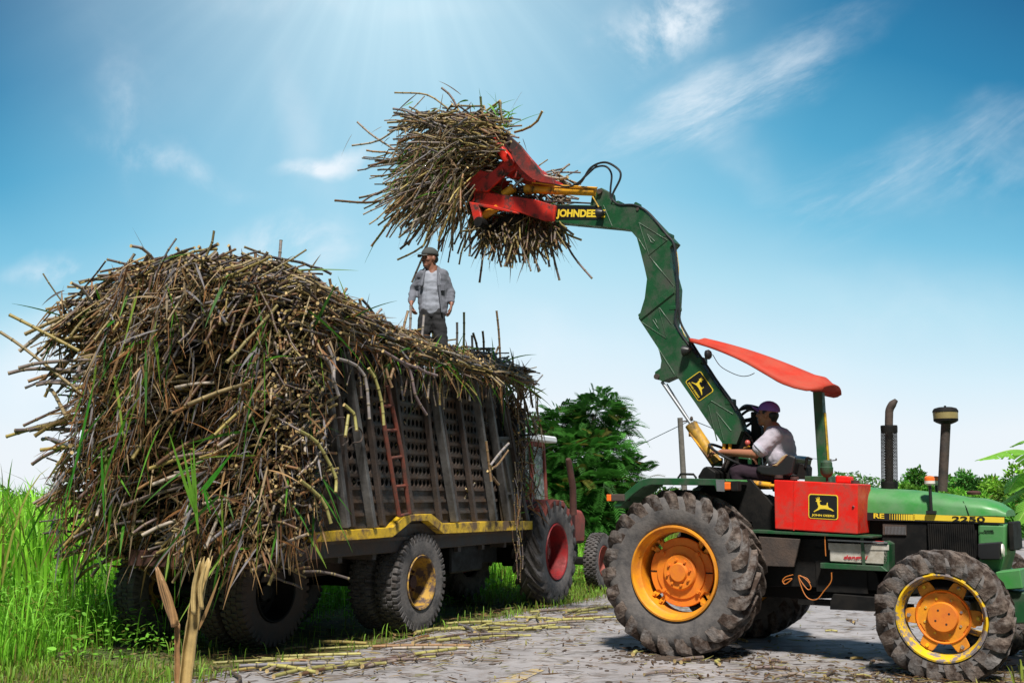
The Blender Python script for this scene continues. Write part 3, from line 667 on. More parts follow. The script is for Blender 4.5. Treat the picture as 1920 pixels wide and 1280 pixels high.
# ================================================================== WHEELS
def ag_tyre(R, W, rim, nl, lug, sweep=1.5, lugw=.026, jit=.004, dirn=1):
    rb = R-lug; a = MB()
    prof = [(rim, -.34), (rim+.012, -.43), (rim+.03, -.455), ((rim+rb)/2, -.5), (rb-.09, -.485), (rb-.045, -.45), (rb-.012, -.36), (rb-.003, -.2), (rb, 0)]
    prof = [(r, w*W) for r, w in prof]; prof += [(r, -w) for r, w in prof[-2::-1]]
    a.lathe(prof, 96)
    b = MB(); pt = 2*pi/nl
    for sg in (-1, 1):
        for i in range(nl):
            th0 = (i+(.5 if sg > 0 else 0))*pt; secs = []
            for q, wy, dr in ((0, -.02, 0), (.25, .12, .0), (.5, .25, .002), (.75, .38, .008), (.95, .475, .02), (1.04, .505, .05), (1.1, .512, .095)):
                th = th0+dirn*q*pt*sweep; y = sg*wy*W; rt = R-dr; hw = lugw/R*(1+.6*q)
                base = rb-.03-dr*1.15 if q < 1 else rb-.05-dr*.8
                bw = 1.35
                ring = []
                for s_, rr in ((-bw, base), (-.85, rt), (.85, rt), (bw, base)):
                    r_ = rr+(random.gauss(0, jit) if rr == rt else 0); tt = th+s_*hw
                    yy = y*(1 if rr == rt or q < 1 else .97); ring.append((r_*cos(tt), yy, r_*sin(tt)))
                secs.append(ring)
            n = len(secs); vs = [p for r_ in secs for p in r_]; fs = [(j*4+k, j*4+k+1, j*4+5+k, j*4+4+k) for j in range(n-1) for k in range(3)]
            fs += [(0, 1, 2, 3), ((n-1)*4+3, (n-1)*4+2, (n-1)*4+1, (n-1)*4)]; b.add(vs, fs)
    return a, b
def truck_tyre(R, W, rim, nb=44):
    rb = R-.018; a = MB()
    prof = [(rim, -.36), (rim+.012, -.46), (rim+.035, -.475), ((rim+rb)/2+.02, -.5), (rb-.05, -.485), (rb-.016, -.44), (rb-.002, -.3), (rb, 0)]
    prof = [(r, w*W) for r, w in prof]; prof += [(r, -w) for r, w in prof[-2::-1]]; a.lathe(prof, 80)
    b = MB(); pt = 2*pi/nb
    for i in range(nb):
        for lo, hi, off in ((-.5, -.30, 0), (-.26, -.05, .5), (-.01, .20, 0), (.24, .5, .5)):
            th = (i+off)*pt; hw = pt*.33; vs = []
            for y in (lo*W, hi*W):
                e = abs(y)/W > .45
                for s_, rr in ((-1.05, rb-.03 if not e else rb-.07), (-.9, R-(.012 if e else 0)), (.9, R-(.012 if e else 0)), (1.05, rb-.03 if not e else rb-.07)):
                    r_ = rr+random.gauss(0, .0015); vs.append((r_*cos(th+s_*hw), y, r_*sin(th+s_*hw)))
            b.add(vs, [(0, 1, 5, 4), (1, 2, 6, 5), (2, 3, 7, 6), (0, 3, 2, 1), (4, 5, 6, 7)])
    return a, b
def ring_pts(n, r, y, ph=0): return [(r*cos(2*pi*i/n+ph), y, r*sin(2*pi*i/n+ph)) for i in range(n)]
def bolts(mb, n, r, y, s=.014, l=.02, ph=0):
    for p in ring_pts(n, r, y, ph): mb.lathe([(0.0005, -l), (s, -l), (s*1.05, 0), (s*1.5, 0), (s*1.5, .008)], 6, p)
def build_tyre(parent, ab, m1, m2):
    t = ab[0].build('tyre', m1, parent, smooth=True); ab[1].build('tread_lugs', m2, parent, smooth=False, bevel=.004); return t

# ================================================================== TRAILER
tl = thing('cane_trailer', 'steel cane trailer with yellow side rail and red ladder, piled with cut cane', 'trailer', TL)
U0, U1 = TL.T(580, 1010)[0], TL.T(996, 990)[0]; ZB = 1.03; WD = 2.25
# yellow rail with the arch over the wheel, traced on the side plane
top = [(602, 996), (734, 988), (757, 965), (807, 963), (828, 981), (907, 977), (996, 976)]; bot = [(996, 992), (829, 1000), (800, 976), (770, 976), (734, 1006), (659, 1012), (585, 1016), (578, 1000)]
tp = [TL.T(*p, -.03) for p in top+bot]
MB().prism(tp, -.05, .05).build('side_rail', 'yellow', tl, bevel=.004)
MB().box((U0-.4, .06, .86), (U1, .16, 1.02)).box((U0-.4, WD-.16, .86), (U1, WD-.06, 1.02)).box((U0-.4, .2, .96), (U1, WD-.2, 1.02)).box((U0+.2, .75, .62), (U1+.3, .9, .86)).box((U0+.2, 1.35, .62), (U1+.3, 1.5, .86)).build('chassis', 'dark', tl, bevel=.01)
mb = MB()
for x in np.arange(U0, U1, .6): mb.box((x, .1, .8), (x+.07, WD-.1, .86))
mb.build('cross_member', 'dark', tl)
# matting wall with holes, ribs between rows of holes
def matting(x0, x1, z0, z1, y, name='side_panel'):
    mb = MB(); dx, dz = .085, .13; nx = int((x1-x0)/dx); zs = z1
    nr = int((z1-z0)/dz)
    for r in range(nr):
        zc = z1-(r+.5)*dz
        for c in range(nx):
            xc = x0+(c+.5)*dx; hole = [(xc+.032*cos(2*pi*k/8+pi/8), zc+.040*sin(2*pi*k/8+pi/8)) for k in range(8)]
            sq = [(xc+dx/2, zc+.018), (xc+.018, zc+.05), (xc-.018, zc+.05), (xc-dx/2, zc+.018), (xc-dx/2, zc-.018), (xc-.018, zc-.05), (xc+.018, zc-.05), (xc+dx/2, zc-.018)]
            cor = [(xc+dx/2, zc+.05), (xc-dx/2, zc+.05), (xc-dx/2, zc-.05), (xc+dx/2, zc-.05)]
            vs = [(p[0], y, p[1]) for p in sq]+[(p[0], y+.004, p[1]) for p in hole]+[(p[0], y+.010, p[1]) for p in hole]+[(p[0], y, p[1]) for p in cor]
            fs = [(k, (k+1) % 8, 8+(k+1) % 8, 8+k) for k in range(8)]+[(8+k, 8+(k+1) % 8, 16+(k+1) % 8, 16+k) for k in range(8)]+[(0, 24, 1), (2, 25, 3), (4, 26, 5), (6, 27, 7)]
            mb.add(vs, fs)
        zr = z1-(r+1)*dz; mb.box((x0, y-.016, zr-.016), (x0+nx*dx, y+.012, zr+.016))
    zlow = z1-nr*dz
    xe = x0+nx*dx
    for k in range(4):                        # solid corrugated strip below
        za, zb = zlow-k*(zlow-1.0)/4, zlow-(k+1)*(zlow-1.0)/4
        mb.box((x0, y+.004, zb), (xe, y+.02, za)); mb.box((x0, y-.02, zb-.014), (xe, y+.003, zb+.018))
    return mb.build(name, 'panel', tl)
XP = TL.T(942, 970)[0]
ZT = 2.82
matting(U0-.1, XP, 1.42, ZT, .06)
# plain plate at the front end of the wall
mb = MB(); mb.prism([TL.T(942, 978, .04), TL.T(990, 978, .04), (TL.T(958, 820, .04)[0], TL.T(958, 820, .04)[1]), (TL.T(925, 820, .04)[0], TL.T(925, 820, .04)[1])], .03, .06)
mb.build('front_plate', 'plate', tl, bevel=.004)
mb = MB()
for (a0, a1) in (((990, 978), (938, 745)), ((968, 978), (940, 830)), ((948, 978), (920, 800))): mb.beam(TL.P(*a0, .02), TL.P(*a1, .02), .045, .05, (0, 1, 0))
mb.beam(TL.P(925, 822, .02), TL.P(958, 820, .02), .03, .04); mb.beam(TL.P(940, 925, .02), TL.P(978, 924, .02), .02, .03); mb.build('plate_frame', 'stake', tl, bevel=.003)
Z6 = lambda zx, zy: (560+zx*.2917, 640+zy*.2917)
for (t0, b0, w, mt) in [((20, 60), (130, 1190), .05, 'stake'), ((150, 40), (303, 1192), .055, 'stake'), ((215, 60), (345, 1190), .05, 'dark'), ((300, 60), (473, 1190), .055, 'stake'), ((440, 380), (540, 1178), .05, 'dark'),
        ((600, 200), (725, 1095), .05, 'dark'), ((790, 190), (905, 1148), .055, 'dark'), ((850, 200), (1003, 1155), .052, 'stake'), ((895, 330), (1026, 1155), .045, 'dark'), ((1005, 220), (1132, 1150), .055, 'dark'),
        ((1125, 240), (1255, 1148), .05, 'stake'), ((1205, 270), (1345, 1148), .05, 'stake'), ((1330, 420), (1458, 1148), .06, 'dark')]:
    yy = -.03 if mt == 'stake' else .005
    mb = MB(); p0, p1 = TL.P(*Z6(*b0), yy), TL.P(*Z6(*t0), yy)
    mb.beam(p0, p1, .09 if mt == 'stake' else .06, w, (1, 0, 0)); mb.build('stake', mt, tl, bevel=.004)
# ladder
lad = MB(); la = [Z6(530, 420), Z6(585, 760), Z6(645, 1120)]; lb = [Z6(572, 285), Z6(660, 700), Z6(712, 1105)]
for l_ in (la, lb): lad.tube([TL.P(*q, -.13) for q in l_], .024, 8)
lo = lad.build('ladder', 'ladder', tl, smooth=True)
for za, zb in (((533, 418), (603, 412)), ((562, 572), (637, 568)), ((590, 750), (668, 738)), ((622, 932), (698, 925)), ((645, 1120), (712, 1105))):
    MB().tube([TL.P(*Z6(*za), -.13), TL.P(*Z6(*zb), -.13)], .017, 8).build('rung', 'ladder', lo, smooth=True)
# wire loops
mb = MB()
for pts in ([(210, 650), (240, 610), (300, 600), (315, 640), (280, 670)], [(300, 600), (330, 555), (380, 550), (410, 590), (400, 640), (350, 650)], [(110, 640), (150, 615), (200, 640)]):
    mb.tube(spline([TL.P(*Z6(*q), -.12) for q in pts], 6), .008, 6)
mb.build('wire', 'dark', tl, smooth=True)
# bumper beam at the back, under the overhanging cane
MB().box((U0-.62, .6, .80), (U0-.55, 1.6, .95)).box((U0-.56, .75, .82), (U0, .85, .93)).box((U0-.56, 1.4, .82), (U0, 1.5, .93)).build('rear_beam', 'rust', tl, bevel=.01)
# axles and wheels
MB().tube([(0, .3, .52), (0, WD-.3, .52)], .07, 12).tube([(-1.75, .7, .52), (-1.75, WD-.1, .52)], .07, 12).box((-.4, .55, .6), (.4, .68, .72)).box((-.4, 1.57, .6), (.4, 1.7, .72)).box((-.25, .5, .55), (-.1, 1.7, .9)).build_each('axle', 'black', tl)
MB().box((.9, .15, .55), (1.7, .6, .9)).box((1.9, .3, .6), (2.4, 1.9, .85)).build_each('under_box', 'black', tl, bevel=.02)
w0 = part_empty('wheel', tl, (0, .135, .525))
build_tyre(w0, truck_tyre(.53, .27, .285), 'tyre', 'tread')
MB().lathe([(.292, -.13), (.285, -.142), (.27, -.135), (.265, -.09), (.255, .0), (.235, .07), (.20, .085), (.15, .07), (.11, .06), (.10, .03), (.0005, .03)], 48).build('rim', 'rimtruck', w0, smooth=True)
mb = MB(); bolts(mb, 10, .165, .06, .013, .02); mb.build_each('wheel_bolt', 'rust', w0); MB().lathe([(.0005, -.03), (.07, -.03), (.08, .03)], 20).build('hub', 'rust', w0)
for loc in ((0, .135+.33, .525), (-1.62, .80, .525), (-1.62, 1.13, .525)):
    cw = copy_part(w0, tl, loc)
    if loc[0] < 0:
        for ch in cw.children: ch.material_slots[0].link = 'OBJECT'; ch.material_slots[0].material = M['black' if not ch.name.startswith('t') else 'dark']  # rear duals recoloured near-black: shade under the load put into colour
for loc in ((0, WD-.135, .525), (0, WD-.47, .525), (-1.62, WD-.1, .525)): copy_part(w0, tl, loc, pi)
# far wall, front wall
MB().box((U0, WD-.03, 1.0), (XP, WD, ZT-.1)).box((U1-.1, .05, 1.0), (U1-.06, WD, 2.6)).build('far_wall', 'panel', tl)
MB().tube([(U1, 1.1, .72), (U1+1.2, 1.1, .62)], .05, 8).build('drawbar', 'dark', tl)

# ================================================================== THE LOAD
TS = [-3.2, -2.9, -2.6, -2.2, -1.7, -1.3, -.8, -.3, .2, .7, 1.2, 1.8, 2.4, 2.8]
TZ = [2.90, 3.26, 3.50, 3.58, 3.50, 3.40, 3.32, 3.27, 3.24, 3.21, 3.20, 3.23, 3.28, 3.2]
def topz(s, w):
    z = np.interp(s, TS, TZ); e = np.abs((w-1.15)/1.3); return z-.34*e**5+.14*np.exp(-((s+1.9)/.7)**2-((w-1.4)/.7)**2)
def load():
    S = []                                    # stalks (P0,P1,P2,r,col)
    def put(P, D, L_, r=None, sag=.06, col=None, anchor=1.0):
        """P = visible tip, D = direction from inside to tip"""
        D = D/np.linalg.norm(D); a = P-D*L_*anchor; b = P+D*L_*(1-anchor); mid = (a+b)/2+np.array([rng.normal(0, .05), rng.normal(0, .05), rng.normal(.3*sag, sag)])*L_*.8
        S.append((a, mid, b, r or rng.uniform(.007, .0155), col if col is not None else CANE_COLS[rng.integers(len(CANE_COLS))]*rng.uniform(.28, 1.2)))
    nrm = rng.normal
    def rear_s(w, h): return -2.55-(.12+.42*h-.25*abs((w-1.1)/1.35)**3+.16*sin(w*3.1+h*6)+.10*sin(w*7+h*11+1))
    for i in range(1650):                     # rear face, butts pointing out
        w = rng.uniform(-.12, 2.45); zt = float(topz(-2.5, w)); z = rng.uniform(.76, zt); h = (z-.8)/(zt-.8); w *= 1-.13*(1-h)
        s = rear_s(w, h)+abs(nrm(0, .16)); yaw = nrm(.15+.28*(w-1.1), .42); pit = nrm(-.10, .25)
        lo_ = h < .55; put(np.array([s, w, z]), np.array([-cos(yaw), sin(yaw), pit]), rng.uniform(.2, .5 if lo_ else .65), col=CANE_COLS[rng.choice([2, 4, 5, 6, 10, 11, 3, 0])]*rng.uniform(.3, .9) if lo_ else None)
    for i in range(470):                      # rear face, lying across
        w = rng.uniform(-.12, 2.5); zt = float(topz(-2.5, w)); z = rng.uniform(.85, zt); h = (z-.8)/(zt-.8)
        s = rear_s(w, h)+abs(nrm(0, .07))+.02
        a = nrm(.35, .5); put(np.array([s, w, z]), np.array([-abs(nrm(0, .3)), cos(a), -sin(a)]), rng.uniform(.25, .75), anchor=.5)
    for i in range(330):                      # near rear corner
        s = rng.uniform(-2.75, U0-.10); z = rng.uniform(.95, 3.1); a = nrm(2.8, .5)
        put(np.array([s, -.10-abs(nrm(0, .06))+.1*(z < 1.3), z]), np.array([cos(a), -abs(nrm(.25, .25)), -abs(sin(a))*.7]), rng.uniform(.25, .6), anchor=rng.uniform(.6, 1))
    for i in range(620):                      # left flank
        s = rng.uniform(-2.7, 1.0); z = rng.uniform(1., float(topz(s, 2.3))); yaw = nrm(.7, .45)
        put(np.array([s, 2.22+.46*min(1, (z-1)/1.6)*rng.uniform(.6, 1.2), z]), np.array([-cos(yaw), abs(sin(yaw)), nrm(-.15, .22)]), rng.uniform(.3, .9))
    for i in range(2300):                     # top
        s = rng.uniform(-3.0, 2.2); w = rng.uniform(-.1, 2.5); z = float(topz(s, w))+nrm(.0, .04)
        a = nrm(0, .5) if (rng.random() < .7 or w < .35) else nrm(pi/2, .5); sl = float(topz(s+.2, w)-topz(s-.2, w))/.4; sw = float(topz(s, w+.1)-topz(s, w-.1))/.2
        put(np.array([s, w, z]), np.array([cos(a), sin(a), nrm(0, .11)+sl*cos(a)+sw*sin(a)]), rng.uniform(.3, 1.0), anchor=.5)
    for i in range(900):                      # near side band above the wall top
        s = rng.uniform(-2.2, 2.35); zt = max(2.95, float(topz(s, -.05))); z = zt+.03-(zt-2.86)*rng.random()**.9; a = nrm(.0, .17)*(1 if rng.random() < .6 else -1)
        put(np.array([s, -.08-abs(nrm(0, .05)), z]), np.array([cos(a), nrm(0, .15), -abs(sin(a))*.7]), rng.uniform(.3, .8), anchor=.5)
    for i in range(34):                       # a few dangling down the wall
        s = rng.uniform(-2.0, 2.85); z = rng.uniform(2.6, 2.85); put(np.array([s, -.12, z-.2]), np.array([nrm(0, .25), -.05, -1]), rng.uniform(.25, .55), anchor=.9)
    for i in range(430):                      # front end
        w = rng.uniform(-.1, 2.4); z = rng.uniform(1.5, 2.9); s = 2.33+abs(nrm(0, .04))
        put(np.array([s, w, z]), np.array([nrm(.15, .2), nrm(-.1, .5), nrm(-.5, .5)]), rng.uniform(.2, .5), anchor=.7)
    for i in range(150):                      # strands hanging at the front corner
        s = rng.uniform(2.35, 2.75); w = rng.uniform(-.12, .5); z = rng.uniform(1.2, 2.9); put(np.array([s+abs(nrm(0, .06)), w, z]), np.array([nrm(.35, .4), nrm(-.15, .3), nrm(-.8, .5)]), rng.uniform(.15, .5), r=rng.uniform(.005, .012), anchor=.7)
    for i in range(26):                       # a few caught on the yellow rail
        s = rng.normal(2.15, .05); z = rng.uniform(.55, 1.9); put(np.array([s, -.13, z-.2]), np.array([nrm(0, .2), -.03, -1]), rng.uniform(.25, .6), r=rng.uniform(.005, .010), anchor=.9)
    for i in range(380):                      # inside, seen through the holes
        s = rng.uniform(U0, 2.4); z = rng.uniform(1.1, 2.6); put(np.array([s, rng.uniform(.11, .2), z]), np.array([nrm(0, 1), nrm(-.6, .4), nrm(0, .6)]), rng.uniform(.2, .6), anchor=.9)
    me = cane_stuff_mesh('cane_pile', S)
    o = link('cane_pile', me, 'cane', loc=TL.o, rz=TL.rz); o['label'] = 'huge tangled pile of cut cane stalks heaped on the trailer'; o['category'] = 'sugarcane'; o['kind'] = 'stuff'
    # near-black trash added inside the heap to darken the gaps between stalks
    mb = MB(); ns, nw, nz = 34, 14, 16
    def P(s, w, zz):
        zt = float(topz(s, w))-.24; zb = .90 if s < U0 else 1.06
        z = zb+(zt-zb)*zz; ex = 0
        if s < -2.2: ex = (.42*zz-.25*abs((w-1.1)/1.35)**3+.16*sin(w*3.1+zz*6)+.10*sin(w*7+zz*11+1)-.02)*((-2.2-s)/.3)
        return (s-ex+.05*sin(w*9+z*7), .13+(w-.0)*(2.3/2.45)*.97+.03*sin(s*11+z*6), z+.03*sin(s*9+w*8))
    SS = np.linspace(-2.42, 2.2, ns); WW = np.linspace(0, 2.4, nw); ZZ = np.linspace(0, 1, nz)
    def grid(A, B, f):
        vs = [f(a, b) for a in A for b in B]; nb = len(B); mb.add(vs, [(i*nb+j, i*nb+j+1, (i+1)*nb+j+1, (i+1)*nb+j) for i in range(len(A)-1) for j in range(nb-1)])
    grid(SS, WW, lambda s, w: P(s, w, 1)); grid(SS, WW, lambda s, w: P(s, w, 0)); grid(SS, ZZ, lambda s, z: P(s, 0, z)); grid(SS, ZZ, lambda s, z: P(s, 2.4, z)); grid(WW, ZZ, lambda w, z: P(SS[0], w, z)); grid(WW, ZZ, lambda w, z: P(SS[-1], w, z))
    o = mb.build('cane_trash', 'trash', smooth=True, loc=TL.o, rz=TL.rz); o['label'] = 'near-black added trash filling the inside of the heap'; o['category'] = 'cane trash'; o['kind'] = 'stuff'
    # dry and green leaves hanging out of the heap
    def leaves(name, label, n, cols, lmin, lmax, wmin, wmax):
        P = np.zeros((n, 3)); D = np.zeros((n, 3)); k = rng.random(n)
        for i in range(n):
            if k[i] < .5: w = rng.uniform(-.15, 2.5); z = rng.uniform(.95, float(topz(-2.5, w))); h = (z-.8)/2.8; P[i] = (rear_s(w, h)-.03, w, z); D[i] = (nrm(-.25, .3), nrm(.05, .5), nrm(-.9, .6))
            elif k[i] < .72: s = rng.uniform(-2.4, 2.4); P[i] = (s, -.15, rng.uniform(2.85, max(3.0, float(topz(s, -.1))))); D[i] = (nrm(0, 1), nrm(-.1, .15), nrm(-.1, .5))
            elif k[i] < .9: s = rng.uniform(-3., 2.3); w = rng.uniform(0, 2.4); P[i] = (s, w, float(topz(s, w))+.03); D[i] = (nrm(0, 1), nrm(0, 1), nrm(.05, .25))
            elif k[i] < .94: s = rng.uniform(2.3, 2.85); P[i] = (s, rng.uniform(-.15, .5), rng.uniform(1.2, 2.9)); D[i] = (nrm(.3, .6), nrm(-.2, .4), nrm(-.3, .7))
            else: s = rng.uniform(-2.7, U0); P[i] = (s, -.15, rng.uniform(1., 3)); D[i] = (nrm(0, .4), nrm(-.2, .2), nrm(-.9, .5))
        L_ = rng.uniform(lmin, lmax, n); c = np.array(cols)[rng.integers(0, len(cols), n)]*rng.uniform(.6, 1.2, (n, 1))
        me = blade_mesh(name, P, D, L_, rng.uniform(wmin, wmax, n), L_*rng.uniform(0, .35, n), c, 7)
        o = link(name, me, 'leaf', loc=TL.o, rz=TL.rz); o['label'] = label; o['category'] = 'cane leaves'; o['kind'] = 'stuff'
    leaves('dry_cane_leaves', 'dry brown cane leaves hanging from the heap', 3600, [(.30, .14, .05), (.36, .22, .10), (.18, .085, .04), (.42, .31, .18), (.28, .26, .27)], .08, .42, .006, .024)
    leaves('green_cane_leaves', 'fresh green cane leaves caught in the heap', 330, [(.07, .24, .02), (.12, .32, .03), (.20, .32, .04), (.05, .17, .02)], .2, .75, .012, .03)
load()
# single stalks one can tell apart
NIND = [0]; REC = []
def stalk(path, r=.014, label='', group=None, col=None, mat='cane', name='sugarcane_stalk', cat='sugarcane stalk'):
    P = [Vector(p) for p in path]; c = P[0].copy()
    if col is None: col = CANE_COLS[rng.integers(12)]
    o = one_cane(name, [p-c for p in P], r, mat, col); o.location = c; o['label'] = label; o['category'] = cat
    REC.append((o, group, P, np.array(col, float), label))
    if group: o['group'] = group
    NIND[0] += 1; return o
def tlw(px, py, y): p = TL.P(px, py, y); return TL.o+TL.u*p.x+TL.v*p.y+Vector((0, 0, p.z))
YG = np.array([.34, .31, .10]); GR = np.array([.26, .23, .22]); BR = np.array([.20, .12, .06]); PU = np.array([.22, .16, .16])
G = 'cane stalks hanging over the slatted side of the trailer'
for pts, c in [([(180, 20), (215, 90), (235, 160), (222, 230), (258, 352)], GR), ([(250, 110), (345, 140), (402, 190), (436, 270), (455, 500)], GR), ([(450, 170), (495, 250), (535, 400), (548, 540)], YG),
               ([(660, 110), (720, 200), (752, 350), (822, 472)], PU), ([(0, 570), (110, 640), (190, 770), (240, 880), (238, 970)], YG), ([(10, 890), (95, 960), (165, 1040), (208, 1168)], YG), ([(290, 405), (340, 440), (368, 510), (372, 575)], YG),
               ([(320, 470), (310, 540), (300, 610)], YG), ([(1205, 640), (1225, 800), (1238, 900)], BR), ([(1350, 655), (1290, 720), (1230, 800)], GR), ([(1345, 700), (1280, 790), (1240, 815)], BR), ([(560, 170), (575, 230), (600, 296)], BR), ([(610, 175), (590, 240)], BR),
               ([(745, 150), (800, 190), (890, 220)], PU), ([(120, 75), (210, 150), (225, 300)], GR), ([(1215, 830), (1285, 920)], BR), ([(540, 60), (660, 130), (760, 170)], PU)]:
    stalk([tlw(*Z6(*q), -.24-.02*i) for i, q in enumerate(pts)], .016, 'cut cane stalk dangling over the slatted trailer wall', G, c)
G = 'cane stalks standing up out of the load'
for (x0, y0, x1, y1, w, c) in [(518, 535, 527, 450, .3, GR), (477, 545, 479, 470, .4, BR), (548, 575, 551, 517, .2, BR), (611, 600, 612, 545, .2, BR), (625, 575, 618, 522, .5, BR), (640, 580, 632, 537, .6, GR), (636, 560, 650, 541, .5, BR), (654, 610, 653, 558, .2, GR), (684, 620, 674, 560, .2, BR), (684, 590, 690, 575, .2, GR),
        (868, 675, 870, 585, .4, YG), (855, 670, 857, 604, .3, GR), (938, 670, 931, 582, .5, BR), (884, 680, 885, 628, .2, GR), (899, 672, 887, 624, .3, BR), (907, 668, 905, 620, .3, BR), (925, 665, 935, 650, .6, BR), (815, 655, 808, 610, .5, YG), (783, 700, 795, 590, .0, GR), (748, 640, 765, 583, .1, BR), (700, 590, 715, 580, .5, GR), (768, 612, 770, 572, .2, GR),
        (380, 475, 372, 462, 1.0, GR), (345, 480, 330, 465, 1.2, GR), (298, 478, 245, 461, 1.2, GR), (435, 474, 428, 460, 1.0, GR), (275, 500, 243, 488, 1.3, BR), (240, 520, 205, 510, 1.6, GR), (180, 560, 133, 530, 1.9, GR)]:
    stalk([tlw(x0+(x0-x1)*.2, y0+34, w+.02), tlw((x0+x1)/2+1, (y0+y1)/2, w), tlw(x1, y1, w)], .015, 'cut cane stalk sticking up out of the heaped load', G, c)
G = 'cane stalks jutting out at the left of the load'
for (x0, y0, x1, y1) in [(95, 630, 18, 590), (90, 690, 0, 622), (130, 680, 35, 690), (120, 700, 15, 700), (130, 720, 47, 727), (110, 760, 90, 730), (130, 785, 48, 805), (140, 790, 55, 808), (110, 830, 80, 823), (130, 840, 60, 870), (120, 870, 100, 900), (150, 905, 70, 945), (160, 610, 82, 600), (200, 580, 85, 580),
        (190, 565, 106, 568), (150, 640, 70, 655), (180, 960, 115, 985), (160, 1010, 120, 1030), (195, 1060, 145, 1085), (210, 1040, 150, 1065), (170, 700, 52, 715), (150, 730, 68, 722), (260, 620, 208, 655), (165, 930, 95, 950)]:
    w = 2.5+rng.normal(0, .12); a = tlw(x0, y0, w-.25); b = tlw(x1, y1, w+.15); mid = (a+b)/2+Vector((0, 0, rng.uniform(.0, .05)))
    stalk([a-(b-a)*.7, mid, b], rng.uniform(.013, .019), 'cut cane stalk poking out of the left flank of the load', G, CANE_COLS[rng.integers(12)])
G = 'thick cane stalks lying on the back face of the load'
REAR = Frame(TL.o+TL.u*(-2.95), 26-90)   # plane of the rear face: x runs to the left-away
REAR = Frame(TL.o+TL.u*(-3.05), 116)     # heading of -v
def rw(px, py, d=0): x, z = REAR.T(px, py, d); return REAR.o+REAR.u*x+REAR.v*d+Vector((0, 0, z))
for k in range(62):
    px = rng.uniform(110, 470); py = rng.uniform(560, 1000); a = rng.normal(2.6, .35); L_ = rng.uniform(50, 140)
    x1, y1 = px+cos(a)*L_, py+abs(sin(a))*L_*.8; k_ = (py-560)/480; off = .0+.28*k_
    A, B = rw(px, py, off+.12), rw(x1, y1, off-.05)
    stalk([A, (A+B)/2+Vector((0, 0, .012)), B], rng.uniform(.014, .02), 'thick cut cane stalk lying slantwise on the back face of the load', G, CANE_COLS[rng.integers(12)]*1.15)
# tall fresh leaves on the rear face
def leaf_blade(px0, py0, px1, py1, d, w, col, label, droop=.03):
    A, B = rw(px0, py0, d), rw(px1, py1, d); D = np.array([list(B-A)]); L_ = np.array([float((B-A).length)])
    me = blade_mesh('cane_leaf', np.zeros((1, 3)), D, L_, np.array([w]), np.array([-droop]), np.array([col]), 10, np.array([list(REAR.v)]))
    o = link('cane_leaf', me, 'leaf'); o.location = A; o['label'] = label; o['category'] = 'cane leaf'; return o
for i, (a, lab) in enumerate([((366, 962, 316, 815), 'long green leaf leaning left in the fan on the back of the load'), ((366, 960, 340, 830), 'second long green leaf in the fan on the back of the load'), ((368, 962, 362, 828), 'upright green leaf on the right of the fan on the back of the load'), ((372, 1000, 356, 850), 'lower upright leaf behind the fan on the back of the load')]):
    leaf_blade(*a, -.16, .035, (.14, .34, .03), lab)
for i, (a, lab) in enumerate([((375, 920, 448, 840), 'bright green leaf tuft blade rising right of the fan'), ((378, 925, 430, 862), 'shorter green tuft blade right of the fan'), ((382, 915, 395, 970), 'green tuft blade hanging down right of the fan'), ((180, 700, 110, 1010), 'very long green leaf hanging down the left of the back face'), ((215, 600, 185, 625), 'green leaf curled near the upper left of the back face'), ((190, 840, 196, 1000), 'green leaf strip hanging at the lower left of the back face')]):
    leaf_blade(*a, -.14, .03, (.05, .26, .02), lab)
# stalks on the road
G = 'cut cane stalks scattered on the road'
for k in range(104):
    if k < 80:
        px = rng.uniform(430, 1200); yc = np.interp(px, [400, 560, 800, 1100, 1200], [1255, 1225, 1195, 1145, 1135]); py = yc+rng.uniform(-8, 46)*(1 if px < 900 else .7)
        hd = rad(ROADH+rng.normal(25, 34))
    else:
        px = rng.uniform(1130, 1640); py = rng.uniform(1150, 1275); hd = rng.uniform(0, pi)
    c = ground_pt(px, py); L_ = rng.uniform(.18, .95) if k < 80 else rng.uniform(.1, .4); d = Vector((sin(hd), cos(hd), 0)); r = rng.uniform(.010, .017)
    nn = Vector((-d.y, d.x, 0))*rng.normal(0, .05)*L_; z = r+.004+rng.uniform(0, .03)*(k < 80)
    col = (YG*rng.uniform(.6, 1.15)) if rng.random() < .45 else CANE_COLS[rng.integers(12)]
    stalk([c-d*L_/2+Vector((0, 0, z)), c+nn+Vector((0, 0, z+.006)), c+d*L_/2+Vector((0, 0, z))], r, 'cut yellowish cane stalk lying on the road', G, col)
